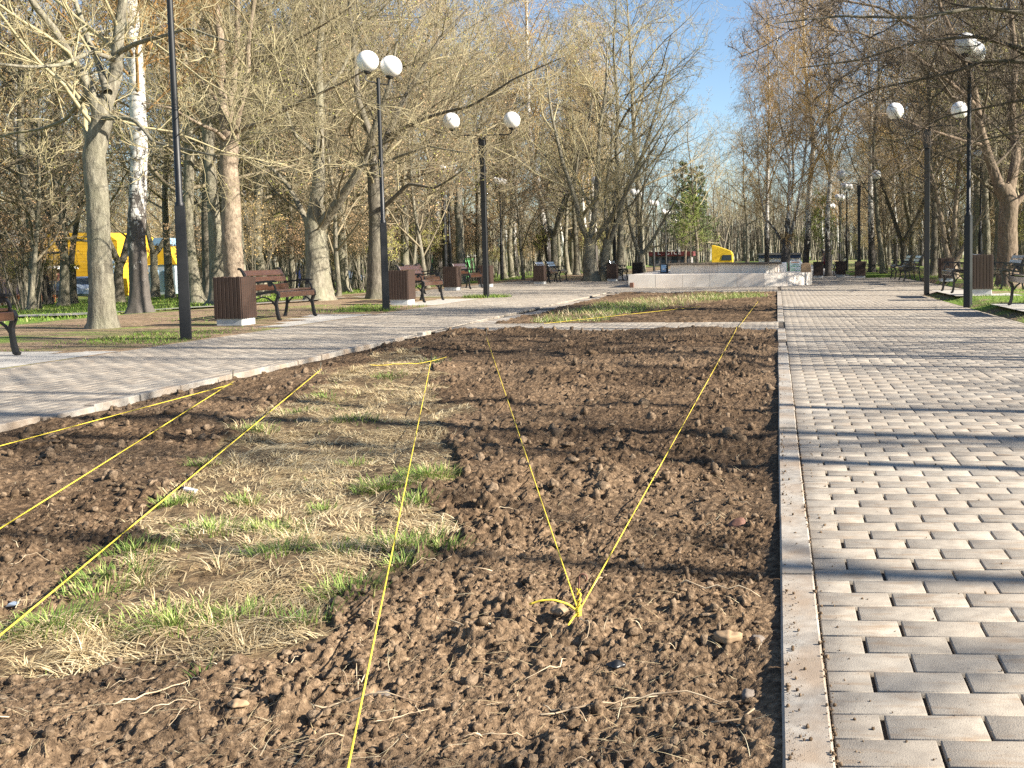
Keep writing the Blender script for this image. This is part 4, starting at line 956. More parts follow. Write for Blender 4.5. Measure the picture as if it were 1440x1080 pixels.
def bench(x, y, left, label, s=1.):
    o = bench0 if used[0] == 0 else copy_tree(bench0); used[0] = 1
    o['label'] = label
    if left: o.location = (x, y, float(gz(x)) + .004); o.rotation_euler.z = 0
    else: o.location = (x, y + 1.42 * s, float(gz(x)) + .008); o.rotation_euler.z = math.pi
    o.scale = (s, s, s); return o
bench(-9.36, 10.1, True, 'bench cut off by the left edge of the photo')
bench(-9.38, 17.9, True, 'bench right of the nearest bin, its back shining bluish')
bench(-9.2, 24.95, True, 'bench right of the second bin, between two black lamps')
bench(-11.4, 31.2, True, 'bench half hidden behind the bench by the second bin')
bench(-11.3, 35.6, True, 'sunlit bench between two bins left of the T armed lamp')
bench(-10.0, 42.6, True, 'bench next to the lone bin on the plaza, nearer of its pair')
bench(-10.0, 44.7, True, 'bench next to the lone bin on the plaza, farther of its pair')
bench(-7.4, 46.2, True, 'small far bench at the left end of the fountain')
bench(4.66, 17.45, False, 'bench cut off by the right edge of the photo', 1.05)
bench(4.64, 25.0, False, 'bench left of the right hand bin', 1.05)
bench(6.3, 27.2, False, 'bench behind the right hand bin, half hidden by rough trunk')
bench(4.9, 36.6, False, 'dark bench beyond the right T armed lamp, nearer of two')
bench(4.9, 39.4, False, 'dark bench beyond the right T armed lamp, farther of two')
bench(3.3, 52.5, False, 'far bench with seated people, right of the fountain')
# ------------------------------------------------------------------ bins
def make_bin():
    root = thing('litter_bin', 'x', 'litter bin', group='slatted litter bins')
    MB().box((0, 0, .085), (.50, .50, .17), 0, .01).build('base', M['concrete'], root)
    mb = MB(); n = 7
    for side in range(4):
        for k in range(n):
            u = -.265 + .53 * (k + .5) / n; h = .70 + (k * 37 % 5 - 2) * .003
            c = Matrix.Rotation(side * math.pi / 2, 4, 'Z') @ Vector((u, -.268, .125 + h / 2))
            mb.box(c, (.066, .026, h), side * math.pi / 2, .004)
    mb.build('slat_casing', M['bin_wood'], root)
    MB().box((0, 0, .47), (.49, .49, .60), 0, .01).build('liner', M['iron'], root)
    return root
bin0 = make_bin(); ub = [0]
def litter(x, y, label, s=1., rz=0.):
    o = bin0 if ub[0] == 0 else copy_tree(bin0); ub[0] = 1; o['label'] = label; o.location = (x, y, float(gz(x)) + .004); o.scale = (s * .88, s * .88, s); o.rotation_euler.z = rz; return o
litter(-9.24, 16.72, 'slatted bin at the left beside the bench with shining back')
litter(-9.12, 24.05, 'slatted bin right of the lamp with tilted globes', 1.)
litter(-11.2, 34.2, 'sunlit slatted bin left of the sunlit bench')
litter(-11.2, 38.2, 'sunlit slatted bin touching the left T armed lamp in view')
litter(-9.9, 41.6, 'lone slatted bin on the left of the plaza', .95)
litter(-7.5, 45.6, 'slatted bin at the foot of the plaza T armed lamp', .95)
litter(-6.9, 49.6, 'small reddish bin behind left end of fountain')
litter(4.78, 24.0, 'slatted bin behind the right hand lamp', 1.15)
litter(6.0, 35.9, 'dark slatted bin right of the right T armed lamp', 1.)
litter(3.9, 47.2, 'slatted bin on the grass right of the far T armed lamp', .95)
litter(3.2, 50.5, 'small slatted bin left of the far T armed lamp', .95)
litter(2.0, 48.6, 'black looking bin next to the right end of the fountain', .95)
# ------------------------------------------------------------------ lamps
def make_lampA():
    root = thing('street_lamp', 'x', 'street lamp', group='black twin globe lamps')
    MB().box((0, 0, .94), (.145, .145, 1.88), 0, .008, .92).build('base_column', M['lamp_black'], root)
    MB().lathe([(.062, 1.88), (.062, 1.92), (.045, 1.94), (.043, 3.4), (.038, 4.9), (.038, 4.94)], 14).build('pole', M['lamp_black'], root, smooth_angle=40)
    mb = MB(); w = .235
    mb.tube([(-w, 0, 5.0), (-w, 0, 4.87), (-w + .03, 0, 4.83), (0, 0, 4.82), (w - .03, 0, 4.83), (w, 0, 4.87), (w, 0, 5.0)], .014, 8)
    for s in (-1, 1): mb.lathe([(.03, 4.97), (.075, 4.99), (.08, 5.02), (.06, 5.03)], 16, (s * w, 0, 0))
    arm = mb.build('arm', M['lamp_black'], root, smooth_angle=40)
    for s in (-1, 1): MB().sphere((s * w, 0, 5.235), .225).build('globe', M['globe'], root, smooth=True)
    return root
def make_lampB():
    root = thing('street_lamp', 'x', 'street lamp', group='black T armed lamps')
    MB().box((0, 0, 2.1), (.135, .135, 4.2), 0, .008).build('column', M['lamp_black'], root)
    MB().box((0, 0, 4.18), (.175, .175, .5), 0, .008).build('head', M['lamp_black'], root)
    mb = MB(); w = .85
    for s in (-1, 1):
        mb.tube([(s * .03, 0, 4.38), (s * .07, 0, 4.47), (s * .14, 0, 4.51), (s * .5, 0, 4.52), (s * (w - .13), 0, 4.52), (s * (w - .04), 0, 4.55), (s * w, 0, 4.62), (s * w, 0, 4.68)], .017, 8)
        mb.lathe([(.025, 4.64), (.085, 4.675), (.09, 4.71), (.06, 4.72)], 16, (s * w, 0, 0))
    mb.build('arm', M['lamp_black'], root, smooth_angle=40)
    for s in (-1, 1): MB().sphere((s * w, 0, 4.915), .23).build('globe', M['globe'], root, smooth=True)
    return root
lA, lB = make_lampA(), make_lampB(); ul = {'a': 0, 'b': 0}
def lamp(kind, px, base_y, s_px, label, rz=0., dz=0., tilt=0.):
    """s_px: pixels per metre there -> distance; foot on the land"""
    o0 = lA if kind == 'a' else lB
    o = o0 if not ul[kind] else copy_tree(o0); ul[kind] = 1
    p = atY(px, base_y, F_PX / s_px); o.location = (p.x, p.y, dz + float(gz(p.x))); o.rotation_euler = (0, 0, rz); o['label'] = label
    if tilt:
        for c in o.children:
            if c.name.split('.')[0] in ('arm', 'globe'):
                c.location = (0, 0, 0); c.rotation_euler = (0, tilt, 0); c.location = (-5.0 * math.sin(tilt), 0, 5.0 - 5.0 * math.cos(tilt))
    return o
lamp('a', 262, 480, 102, 'nearest black lamp on the left, its top beyond the picture', .5)
lamp('a', 543, 438, 66.5, 'black lamp left of second bin, two globes tilted and touching', .45, 0, .16)
lamp('a', 634, 398, 31, 'lamp behind the sunlit bench, globes slightly apart', .1, 0, .06)
lamp('a', 706, 392, 26.6, 'slim lamp right of left T armed lamp, globes overlapping', 1.0)
lamp('a', 896, 385, 21.7, 'faint lamp right of the plaza T armed lamp, first in the receding row', .9, 0, .05)
lamp('a', 920, 385, 18.2, 'lamp above the fountain left end, two globes merging', .7, 0, .06)
lamp('a', 937, 385, 15.1, 'lamp of the receding row left of the white sign letters', .7, 0, .1)
lamp('a', 953, 385, 12.0, 'lamp of the receding row before the dark red pavilion', .3, 0, .05)
lamp('a', 971, 385, 9.9, 'smallest lamp at the far end of the left row', .6)
lamp('a', 1361, 424, 68, 'black lamp in front of the right hand bin, globes amid branches', 1.0, 0, .2)
lamp('a', 1378, 395, 31.7, 'lamp mostly hidden behind the right hand lamp post', .8, 0, 0)
lamp('a', 1191, 390, 22.4, 'lamp just left of the far right T armed lamp', .8, 0, 0)
lamp('a', 1181, 388, 18.8, 'second lamp left of the far right T armed lamp', .8, 0, 0)
lamp('a', 1169, 386, 16.0, 'third and smallest lamp left of the far right T armed lamp', .8, 0, 0)
lamp('b', 684, 418, 50.7, 'T armed lamp on the left with a wide gap between globes', .0)
lamp('b', 865, 396, 28.2, 'T armed lamp at the plaza left of the fountain', .0)
lamp('b', 1303, 411, 52., 'T armed lamp on the right, nearest of its side', 0, -.04)
lamp('b', 1208, 391, 28.9, 'T armed lamp far on the right before the wood', .0)
p = atY(627, 398, 45.2); mb = MB(); mb.lathe([(.13, 0), (.12, .4), (.11, 3), (.10, 4.6)], 12); o = mb.build('metal_pole', M['lamp_black'], smooth_angle=40, loc=(p.x, p.y, float(gz(p.x)))); tag(o, 'bare black pole just left of the lamp behind the sunlit bench', 'pole')

# ------------------------------------------------------------------ fountain
ft = thing('fountain', 'low two tiered round ended fountain clad in pale marble', 'fountain', (0, 0, 0))
def wall_loop(pts, z0, z1, name, seed):
    g_ = random.Random(seed); V = []; F = []; A = []
    n = len(pts)
    for i in range(n):
        a = Vector(pts[i]); b = Vector(pts[(i + 1) % n]); L = (b - a).length; k = max(1, round(L / .95)); d = (b - a) / k; u = d.normalized(); nn = Vector((u.y, -u.x))
        for j in range(k):
            p = a + d * j + u * .004; q = a + d * (j + 1) - u * .004; off = nn * g_.uniform(0, .004); r = g_.random(); c = len(V)
            V += [(p.x + off.x, p.y + off.y, z0), (q.x + off.x, q.y + off.y, z0), (q.x + off.x, q.y + off.y, z1), (p.x + off.x, p.y + off.y, z1), (p.x - nn.x * .1, p.y - nn.y * .1, z0), (q.x - nn.x * .1, q.y - nn.y * .1, z0), (q.x - nn.x * .1, q.y - nn.y * .1, z1), (p.x - nn.x * .1, p.y - nn.y * .1, z1)]
            F += [(c, c + 1, c + 2, c + 3), (c + 3, c + 2, c + 6, c + 7), (c + 1, c + 5, c + 6, c + 2), (c + 4, c, c + 3, c + 7)]; A += [r] * 8
    c = len(V); V += [(p[0], p[1], z1 - .006) for p in pts]; F.append(tuple(range(c, c + n))); A += [.3] * n
    me = bpy.data.meshes.new(name); me.from_pydata(V, [], F); me.materials.append(M['marble'])
    a_ = me.attributes.new('rnd', 'FLOAT', 'POINT'); a_.data.foreach_set('value', np.array(A, np.float32)); return link(name, me, ft)
p0 = [(-5.35, 36.), (-.45, 36.), (.35, 36.35), (.9, 36.95), (1.25, 37.7), (1.35, 38.6), (1.2, 40.2), (.4, 42), (-1, 43), (-5.35, 43)]
wall_loop(p0, -.02, .46, 'lower_tier', 1)
p1 = [(-4.0, 37.7), (-.45, 37.7), (-.1, 38.1), (.1, 38.7), (.1, 40.5), (-.4, 41.4), (-4.0, 41.4)]
wall_loop(p1, .455, .80, 'upper_tier', 2)
mb = MB()
g_ = random.Random(3)
for k in range(9): mb.box((-3.85 + k * .465, 37.72, .815 + g_.uniform(-.008, .01)), (.455, .3, .05 + g_.uniform(0, .03)), g_.uniform(-.02, .02), .01)
mb.box((-1.95, 39.6, .815), (4.3, 3.5, .06), 0, .02)
mb.build('coping', m_bark('coping_stone', (.05, .04, .03), (.12, .095, .07), (.22, .18, .14), 1., 8, (.16, .14, .1)), ft)
o = MB().box((-5.22, 35.93, .09), (.14, .1, .18), 0, .01).build('brick', M['rust']); tag(o, 'reddish brown block standing at left foot of fountain wall', 'block')
# board with notices on the low wall
def board_text(parent, txt, loc, size, mat, rot=(math.pi / 2, 0, 0)):
    cu = bpy.data.curves.new('lettering', 'FONT'); cu.body = txt; cu.size = size; cu.extrude = .004; cu.align_x = 'LEFT'
    tmp = bpy.data.objects.new('tmp_text', cu); col.objects.link(tmp); bpy.context.view_layer.update()
    me = bpy.data.meshes.new_from_object(tmp.evaluated_get(bpy.context.evaluated_depsgraph_get())); bpy.data.objects.remove(tmp)
    me.materials.clear(); me.materials.append(mat); o_ = link('lettering', me, parent, loc); o_.rotation_euler = rot; return o_
nb = thing('notice_board', 'white notice board with green lines propped behind the fountain wall', 'sign', (.52, 39.2, .455))
MB().box((.22, 0, .22), (.46, .03, .42), 0, .004).build('panel', M['white'], nb)
mb = MB()
for z, w, x0 in ((.28, .24, .1), (.22, .34, .05), (.12, .2, .02), (.06, .36, .04)): mb.box((x0 + w / 2, -.018, z), (w, .006, .018))
mb.build('printed_line', M['green_paint'], nb)
mb = MB(); mb.box((.2, -.018, .38), (.3, .006, .035)); mb.build('heading', M['orange'], nb)
o = thing('planter_box', 'small white box with green edge at right end of the upper tier', 'box', (.26, 39.0, .455)); MB().box((0, 0, .19), (.26, .3, .38), 0, .01).build('body', M['white'], o); MB().box((.145, 0, .19), (.02, .3, .36), 0, .004).build('edge', M['green_paint'], o)
o = MB().prism([(-.2, 0), (.2, 0), (.17, .34), (-.05, .36), (-.19, .3)], -.15, .15, bev=.02).build('stone_block', M['stone'], loc=(1.12, 38.6, .455)); tag(o, 'ochre stone block on the right end of the fountain wall', 'stone')
db = thing('display_stand', 'dark framed stand with a blue poster left of the upper tier', 'sign', (-4.45, 39.6, .455)); MB().box((0, 0, .17), (.32, .05, .36), 0, .01).build('frame', M['lamp_black'], db); MB().box((-.02, -.03, .18), (.2, .012, .28), 0, .003).build('poster', M['blue_roof'], db); MB().box((.0, -.04, .14), (.13, .008, .07), 0, .002).build('caption', M['white'], db)

# ------------------------------------------------------------------ far objects in the avenue
yc = thing('yellow_cabin', 'bright yellow slant roofed cabin with dark window beyond the fountain', 'cabin', (-5.9, 92, 0))
MB().prism([(0, 0), (1.9, 0), (1.9, 1.25), (1.75, 1.55), (.55, 2.0), (.15, 2.1), (0, 2.08)], -.9, .9, bev=.04).build('body', M['yellow'], yc)
MB().prism([(.85, .72), (1.8, .72), (1.8, 1.2), (1.0, 1.2)], -.93, -.905).build('window', M['glass'], yc)
MB().prism([(.0, .02), (1.9, .02), (1.9, .1), (.0, .1)], -.93, -.905).build('skirting', M['lamp_black'], yc)
pv = thing('pavilion', 'dark red roadside pavilion with white letters on its fascia', 'pavilion', (-15.2, 118, 0))
MB().box((2.6, 1.5, .65), (5.0, 3, 1.3), 0, .02).build('wall', M['roof_grey'], pv)
MB().box((2.75, 1.5, 1.42), (5.3, 3.3, .52), 0, .02).build('fascia', M['maroon'], pv)
mb = MB()
for k in range(4): mb.box((.9 + k * 1.15, -.01, .7), (.8, .03, .7))
mb.build('window', M['glass'], pv)
board_text(pv, 'L', (1.2, -.18, 1.36), .75, M['white']); board_text(pv, 'CTUE', (2.1, -.18, 1.36), .75, M['white'])
ks = thing('market_stall', 'navy stall with grey roof seen beyond the birch', 'stall', (-1.9, 100, 0))
MB().box((2.2, 1, 1.0), (4.2, 2, .34), 0, .02).build('valance', M['navy'], ks); MB().prism([(-.1, 1.175), (4.5, 1.175), (4.3, 1.36), (.2, 1.36)], -.1, 2.2).build('roof', M['roof_grey'], ks)
MB().box((2.2, .6, .4), (4.0, .9, .8), 0, .02).build('counter', M['white'], ks)
for x in (.15, 4.25): MB().tube([(x, .05, 0), (x, .05, 1.2)], .05, 8).build('post', M['steel'], ks)

# ------------------------------------------------------------------ left: houses, fence, cars beyond the wood
def Pl(px, Y): q = atY(px, 380, Y); return Vector((q.x, Y, float(gz(q.x))))
yb = Pl(70, 88); xe = Pl(176, 88).x
hb = thing('yellow_house', 'bright yellow clad house seen between the left trunks', 'house', yb); W = xe - yb.x
mb = MB(); n = 16
for k in range(n): mb.box((W / 2 - .6, 3, .15 + k * .31), (W, 6, .30), 0, .012)
mb.build('wall', M['ochre'], hb)
MB().prism([(-.6, 4.98), (W - .62, 4.98), (W - 1.6, 5.7), (.2, 5.7)], -.02, 6.0).build('roof', M['ochre'], hb)
for k in range(2):
    f = MB().box((W * .62 + k * 1.3, -.02, 2.2), (1.0, .06, 2.2), 0, .01).build('window', M['white'], hb); MB().box((W * .62 + k * 1.3, -.06, 2.2), (.8, .02, 1.9)).build('pane', M['blue_roof'], f)
gp = Pl(208, 84); gh = thing('small_house', 'small white and blue house with yellow gable right of the white birch', 'house', gp); W2 = Pl(246, 84).x - gp.x
MB().box((W2 / 2, 2, 1.3), (W2, 4, 2.6), 0, .02).build('wall', M['pale_blue'], gh); MB().prism([(-.2, 2.62), (W2 + .2, 2.62), (W2 * .75, 4.2), (W2 * .2, 4.2)], -.05, 4).build('gable', M['ochre'], gh); MB().prism([(W2 * .2 - .1, 4.22), (W2 * .75 + .1, 4.22), (W2 * .6, 4.9), (W2 * .3, 4.9)], -.1, 4.1).build('roof', M['blue_roof'], gh)
for k in range(2):
    f = MB().box((W2 * (.28 + .4 * k), -.03, 1.3), (.5, .06, 1.7), 0, .01).build('window', M['blue_roof'], gh); MB().box((W2 * (.28 + .4 * k), -.07, 1.3), (.36, .02, 1.5)).build('pane', M['glass'], f)
pb = Pl(-40, 92); h2_ = thing('pink_house', 'pale pink house at the far left edge behind trunks', 'house', pb)
MB().box((2.2, 3, 2.2), (5.6, 6, 4.4), 0, .02).build('wall', M['pink'], h2_); MB().prism([(-.9, 4.4), (5.3, 4.4), (2.2, 6.3)], -.3, 6.3).build('roof', M['roof_grey'], h2_)
for k in range(3):
    f = MB().box((.6 + k * 1.7, -.02, 2.1), (.8, .06, 1.3), 0, .01).build('window', M['white'], h2_); MB().box((.6 + k * 1.7, -.06, 2.1), (.6, .02, 1.1)).build('pane', M['glass'], f)
sb_ = Pl(45, 84); s2 = thing('shed', 'dark red timber shed left of the yellow house', 'shed', sb_)
mb = MB()
for k in range(9): mb.box((1.0, 1.2, .14 + k * .27), (2.3, 2.4, .255), 0, .02)
mb.build('wall', M['maroon'], s2); MB().prism([(-.3, 2.5), (2.3, 2.5), (2.1, 2.75), (-.1, 2.75)], -.2, 2.6).build('roof', M['white'], s2)
MB().box((.35, -.03, 1.0), (.6, .05, 1.9), 0, .01).build('door', M['white'], s2)
fb = Pl(-80, 62); fe = Pl(76, 62); fn = thing('fence', 'low orange picket fence before the left houses', 'fence', fb); W = fe.x - fb.x
mb = MB(); k = 0.
while k < W: mb.box((k, 0, .42), (.075, .03, .74), 0, .006); k += .14
mb.build('picket_panel', M['orange'], fn); mb = MB(); mb.box((W / 2, .03, .2), (W, .03, .08)); mb.box((W / 2, .03, .62), (W, .03, .08)); mb.build('rail', M['orange'], fn)
k = 0.
while k < W: MB().box((k, .06, .45), (.12, .08, .9), 0, .01).build('post', M['pink'], fn); k += 1.6
def make_car(label, paint, loc, rz):
    c = thing('parked_car', label, 'car', loc, rz); w = .86
    prof = [(-2.1, .32), (-2.15, .55), (-2.1, .82), (-1.95, .92), (-1.5, .95), (-.95, 1.38), (-.6, 1.46), (.3, 1.47), (.75, 1.36), (1.35, .98), (1.95, .86), (2.15, .7), (2.18, .42), (2.1, .3), (1.75, .26), (-1.8, .26)]
    bm = bmesh.new(); secs = []
    for y, kx in ((-w, .9), (-w * .93, 1.), (w * .93, 1.), (w, .9)):
        secs.append([bm.verts.new((a, y * (1 - max(0, z - .9) * .42), .26 + (z - .26) * (1 if kx == 1 else .985))) for a, z in prof])
    n = len(prof)
    for i in range(3):
        for j in range(n): bm.faces.new((secs[i][j], secs[i][(j + 1) % n], secs[i + 1][(j + 1) % n], secs[i + 1][j]))
    bm.faces.new(secs[0]); bm.faces.new(secs[-1][::-1]); bmesh.ops.recalc_face_normals(bm, faces=bm.faces[:])
    mb = MB(); mb.addbm(bm); mb.build('body', paint, c, smooth_angle=35)
    mb = MB()
    for s in (-1, 1):
        mb.v += [(-1.2, s * .80, 1.0), (1.1, s * .80, 1.0), (.62, s * .695, 1.36), (-.75, s * .695, 1.37)]; b = len(mb.v) - 4; mb.f.append((b, b + 1, b + 2, b + 3))
    mb.build('side_window', M['glass'], c)
    mb = MB(); mb.v += [(1.32, -.68, 1.02), (1.32, .68, 1.02), (.80, .58, 1.355), (.80, -.58, 1.355)]; mb.f.append((0, 1, 2, 3)); mb.build('windscreen', M['glass'], c)
    mb = MB(); mb.v += [(-1.49, -.66, .99), (-1.49, .66, .99), (-1.0, .58, 1.36), (-1.0, -.58, 1.36)]; mb.f.append((0, 1, 2, 3)); mb.build('rear_window', M['glass'], c)
    for s in (-1, 1): MB().box((2.08, s * .62, .70), (.16, .34, .14), 0, .03).build('headlight', M['white'], c)
    for x in (-1.35, 1.35):
        for s in (-1, 1):
            wh = MB().tube([(x, s * .72, .31), (x, s * .885, .31)], .31, 20).build('wheel', M['tyre'], c); MB().tube([(x, s * .87, .31), (x, s * .895, .31)], .2, 16).build('rim', M['steel'], wh)
    return c
make_car('silver blue car parked before the yellow house', M['car_silver'], at(113, 420), R(-60)).scale = (1.05,) * 3
make_car('dark car parked left of the silver blue one', M['car_dark'], at(70, 420), R(-50))
make_car('pale car glimpsed through trunks behind the nearest bench', M['car_silver'], Pl(472, 84), R(10))
bs = thing('tent', 'dark blue market tent behind the nearest bench', 'tent', Pl(415, 80)); MB().box((.9, .8, .9), (1.9, 1.6, 1.8), 0, .02).build('wall', M['blue'], bs); MB().prism([(-.2, 1.8), (2., 1.8), (.9, 2.5)], -.1, 1.7).build('roof', M['white'], bs)
wv = thing('kiosk', 'long low white kiosk glimpsed behind the second bench', 'kiosk', Pl(585, 86)); MB().box((2.2, 1.2, 1.0), (4.4, 2.4, 2.), 0, .02).build('wall', M['green_paint'], wv); MB().box((2.2, 1.15, 2.12), (4.7, 2.7, .22), 0, .02).build('roof', M['white'], wv); MB().box((2.2, -.03, 1.2), (3., .05, .7), 0, .01).build('window', M['glass'], wv)

# ------------------------------------------------------------------ cords and stakes
def stake(px, py, h, label, hook=False, r=.0035):
    c = at(px, py, -.03); z = sh(c.x, c.y)
    mb = MB(); P = [(c.x - .004, c.y, z - .12), (c.x, c.y, z + h * .5), (c.x + .004, c.y, z + h)]
    if hook:
        for k in range(9): a = math.pi - k * math.pi * 1.35 / 8; P.append((c.x + .004 + .012 + .012 * math.cos(a), c.y, z + h + .002 + .012 * math.sin(a)))
    return tag(mb.build('metal_stake' if hook else 'wooden_peg', M['rust'] if hook else M['bark_dark'], smooth=True) if not mb.tube(P, r, 7) is None else None, label, 'stake'), Vector((c.x, c.y, z))
def strand(a, b, sag, r=.0022, n=24, twist=True):
    a = Vector(a); b = Vector(b); P = []
    for k in range(n + 1):
        t = k / n; p = a.lerp(b, t); p.z -= sag * 4 * t * (1 - t)
        if -5.2 < p.x < 0: p.z = max(p.z, sh(p.x, p.y) + .004)
        P.append(p)
    return MB().tube(P, r, 6)
s1, sp1 = stake(814, 884, .158, 'rusty wire stake with curled top in the bare soil', True, .0032)
V0 = sp1 + Vector((.001, -.004, .055))
vc = thing('marking_cord', 'yellow cord spread in a V from the rusty stake, loose ends trailing', 'cord', (0, 0, 0), 0, 'yellow marking cords')
c2 = at(684, 474, .02); c3 = at(1034, 466, .02)
strand(V0, c2, .0, .0024).build('strand', M['cord'], vc, smooth=True)
strand(V0, c3, .0, .0024).build('strand', M['cord'], vc, smooth=True)
mb = MB()
for k in range(9):
    z = rv.uniform(-.012, .022); t1, t2 = rv.uniform(-.5, .5), rv.uniform(-.5, .5); r_ = rv.uniform(.005, .0085); P = [V0 + Vector((math.cos(a) * r_, math.sin(a) * r_, z + r_ * (t1 * math.cos(a) + t2 * math.sin(a)))) for a in np.linspace(0, 6.28, 12)]; mb.tube(P, .0027, 6)
for q in range(2): mb.tube([V0 + Vector((.002 + math.cos(a + q * 2.4) * .0055, math.sin(a + q * 2.4) * .0055, .012 + .0062 * a + .002 * math.sin(a * 2.3))) for a in np.linspace(0, 9.6, 40)], .0026, 6)
mb.build('knot', M['cord'], vc, smooth=True)
def tail(pts, nm='loose_end'):
    Pq = [V0 + Vector(p) for p in pts]; Q2, _ = resample([tuple(p) for p in Pq], 20); MB().tube([tuple(q) for q in Q2], .0034, 6).build(nm, M['cord'], vc, smooth=True)
tail([(0, 0, 0), (-.03, -.01, .028), (-.07, -.02, .044), (-.11, -.02, .042), (-.145, -.02, .03)])
tail([(0, 0, 0), (-.012, -.012, -.01), (-.025, -.03, -.028), (-.034, -.035, -.042)])
def cord(a, b, za, zb, label, r=.0024, sag=0.):
    A = at(*a, za); B = at(*b, zb); o_ = strand(A, B, sag, r).build('marking_cord', M['cord'], smooth=True); tag(o_, label, 'cord', 'yellow marking cords'); return o_
cord((474, 1155), (606, 508), .05, .05, 'yellow cord running from bottom edge up through the dry grass', .0027)
cord((-60, 943), (452, 519), .03, .06, 'yellow cord along the left edge of the dry grass', .003)
cord((-60, 781), (329, 536), .05, .06, 'yellow cord across the left soil, lower of the pair meeting at one peg', .003)
cord((-60, 643), (327, 540), .05, .05, 'yellow cord across the left soil, upper of the pair meeting at one peg', .003)
cord((520, 513), (628, 502), .03, .05, 'short slack yellow cord at the top of the dry grass', .0026, .04)
cord((1034, 466), (1066, 424), .02, .03, 'faint yellow cord crossing the narrow cross path', .0026)
cord((765, 455), (985, 431), .03, .03, 'faint yellow cord along the grass of the far bed', .0026, .0)
stake(328, 538, .10, 'small dark peg at the kerb where two cords meet', False, .006)
stake(607, 512, .10, 'peg wound with yellow cord at the top of the dry grass', False, .007)
stake(451, 522, .08, 'small peg at the far end of the grass edge cord', False, .006)
stake(684, 475, .10, 'thin peg near the cross path at the end of V cord', False, .006)
# stones and scraps
def stone(px, py, r, mat, label, seed, sq=(1.2, 1, .7)):
    c = at(px, py, -.03); iv, if_ = ico(3); g_ = np.random.default_rng(seed); ph = g_.random((1, 3)) * 20
    d = 1 + .22 * np.sin(iv * 2.1 + ph).sum(-1, keepdims=True) / 1.5 + .1 * np.sin(iv * 6.1 + ph * 2).sum(-1, keepdims=True)
    me = np_mesh('stone', iv * d * r * np.array(sq), [if_], mat, True); o_ = link('stone', me, None, (c.x, c.y, sh(c.x, c.y) + r * .3)); tag(o_, label, 'stone'); return o_
stone(1025, 912, .028, M['stone'], 'orange brown stone lying near the right kerb', 1)
stone(1063, 906, .02, M['grey_stone'], 'grey stone beside the orange one by kerb', 2)
stone(1052, 975, .018, M['grey_stone'], 'pale pebble at the kerb below the orange stone', 3)
stone(786, 878, .021, M['clod_stone'], 'tan clod just left of the rusty stake', 4, (1.2, 1, .9))
stone(1042, 742, .038, M['rust'], 'dark brown clod near the kerb in midfield', 5)
stone(335, 1003, .016, M['stone'], 'pale stone in the soil at lower left', 6)
stone(540, 968, .025, M['grey_stone'], 'flat grey stone right of the bottom cord', 7, (1.5, .8, .4))
stone(865, 945, .018, M['iron'], 'small black pebble in the soil right of centre', 8)
sc1 = thing('plastic_tube', 'black and white plastic tube end under the grass edge cord', 'litter', at(263, 688, 0))
c = sc1.location; c.z = sh(c.x, c.y) + .012
MB().tube([(-.05, .02, .005), (-.012, .006, .004)], .013, 12).build('cap', M['iron'], sc1, smooth_angle=40); MB().tube([(-.012, .006, .004), (.055, -.018, 0)], [.013, .011], 12).build('tube', M['white'], sc1, smooth_angle=40)
c = at(18, 862, -.02); o = MB().prism([(-.018, 0), (.012, .003), (.02, .008), (-.006, .012)], -.01, .015, bev=.002).build('scrap', M['car_silver'], loc=(c.x, c.y, sh(c.x, c.y) + .004)); tag(o, 'pale bluish scrap on the soil at left edge', 'litter')

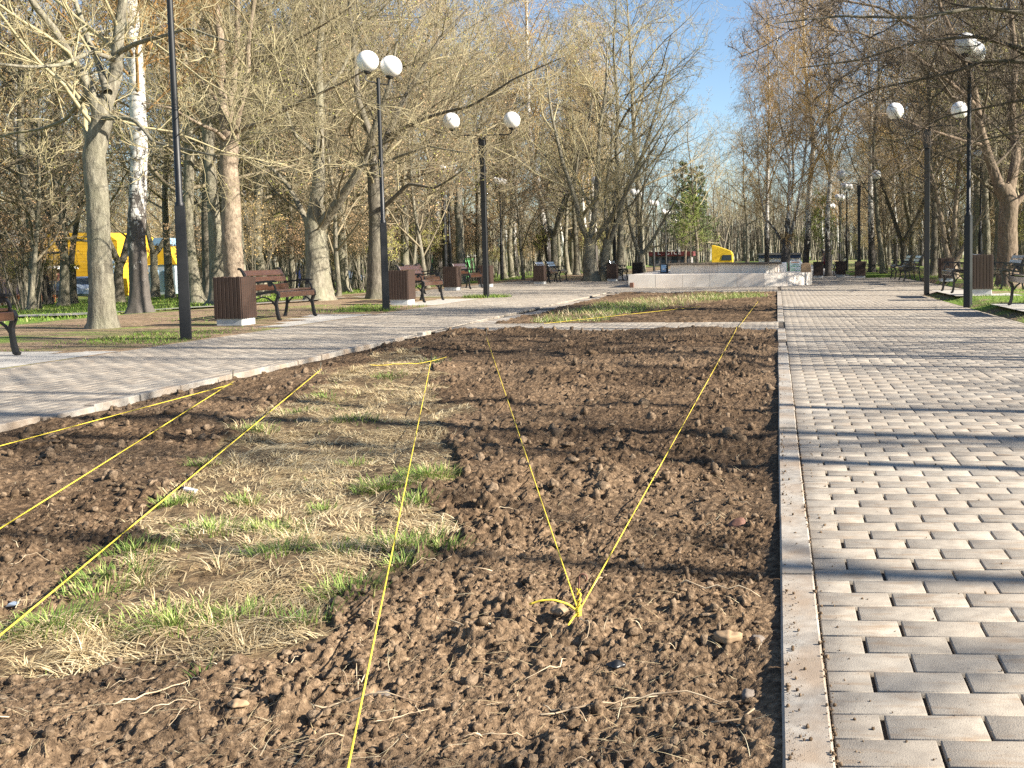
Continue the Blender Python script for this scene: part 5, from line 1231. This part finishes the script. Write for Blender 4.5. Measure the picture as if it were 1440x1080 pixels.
# ------------------------------------------------------------------ people on the far bench
def seated(x, y, rz, top, label, hair, lean=0.):
    t = thing('person', label, 'person', (x, y, .004), rz)
    J = [((0, 0, .50), .14, -1), ((0.02, 0, .72), .13, 0), ((.0 + lean * .1, 0, .95), .15, 1), ((.02 + lean * .14, 0, 1.06), .055, 2), ((.03 + lean * .16, 0, 1.13), .08, 3), ((.05 + lean * .16, 0, 1.24), .085, 4),
         ((.03, .1, .5), .1, 0), ((.42, .12, .52), .075, 6), ((.44, .12, .28), .055, 7), ((.43, .12, .06), .045, 8), ((.55, .13, .04), .035, 9),
         ((.03, -.1, .5), .1, 0), ((.42, -.12, .52), .075, 11), ((.45, -.12, .28), .055, 12), ((.44, -.12, .06), .045, 13), ((.56, -.13, .04), .035, 14),
         ((lean * .1, .19, .95), .065, 2), ((.08, .24, .72), .05, 16), ((.28, .16, .62), .04, 17), ((.36, .12, .62), .03, 18),
         ((lean * .1, -.19, .95), .065, 2), ((.08, -.24, .72), .05, 20), ((.28, -.16, .62), .04, 21), ((.36, -.12, .62), .03, 22)]
    me = bpy.data.meshes.new('body'); me.from_pydata([j[0] for j in J], [(j[2], i) for i, j in enumerate(J) if j[2] >= 0], []); o_ = link('body', me, t)
    o_.modifiers.new('skin', 'SKIN'); sub = o_.modifiers.new('sub', 'SUBSURF'); sub.levels = sub.render_levels = 2
    for v, j in zip(me.skin_vertices[0].data, J): v.radius = (j[1], j[1])
    me.skin_vertices[0].data[0].use_root = True
    bpy.context.view_layer.update(); ev = bpy.data.meshes.new_from_object(o_.evaluated_get(bpy.context.evaluated_depsgraph_get()))
    o_.modifiers.clear(); o_.data = ev; ev.materials.clear()
    for m_ in (top, M['cloth_dark'], M['skin']): ev.materials.append(m_)
    for p_ in ev.polygons: c_ = p_.center; p_.material_index = 2 if c_.z > 1.06 or (c_.x > .31 and c_.z > .58) else (1 if c_.z < .58 else 0); p_.use_smooth = True
    MB().sphere((.03 + lean * .16, 0, 1.245), .105, 14, 8, .9).build('hair', hair, t, smooth=True)
    return t
seated(2.62, 52.7, math.pi, M['cloth_maroon'], 'seated person in maroon jacket with pale hair on far bench', M['hair_pale'], .3)
seated(2.66, 53.25, math.pi, M['cloth_grey'], 'seated person in dark grey jacket in the middle of far bench', M['hair'], .8)
seated(2.62, 53.75, math.pi, M['cloth_maroon'], 'seated person in maroon jacket with dark hair on far bench', M['hair'], .5)

# ------------------------------------------------------------------ light
EL, AZ = R(30), R(99)
wd = bpy.data.worlds.new('World'); sc.world = wd; wd.use_nodes = True; nt = wd.node_tree
sky = nt.nodes.new('ShaderNodeTexSky'); sky.sky_type = 'NISHITA'; sky.sun_disc = False; sky.sun_elevation = EL; sky.sun_rotation = AZ; sky.air_density = 1.0; sky.dust_density = .3; sky.ozone_density = 3.0
bg = nt.nodes['Background']; nt.links.new(sky.outputs[0], bg.inputs[0]); bg.inputs[1].default_value = .06
ld = bpy.data.lights.new('sun', 'SUN'); ld.energy = 5.0; ld.angle = R(.53); ld.color = (1., .925, .80)
lo = bpy.data.objects.new('sun', ld); col.objects.link(lo)
S = Vector((math.sin(AZ) * math.cos(EL), math.cos(AZ) * math.cos(EL), math.sin(EL))); lo.rotation_euler = S.to_track_quat('Z', 'Y').to_euler()
sc.view_settings.view_transform = 'Standard'; sc.view_settings.look = 'None'; sc.view_settings.exposure = 1.72; sc.view_settings.gamma = 1.
sc.render.engine = 'CYCLES'; sc.cycles.use_denoising = False; sc.cycles.max_bounces = 6; sc.cycles.diffuse_bounces = 3; sc.cycles.transparent_max_bounces = 4
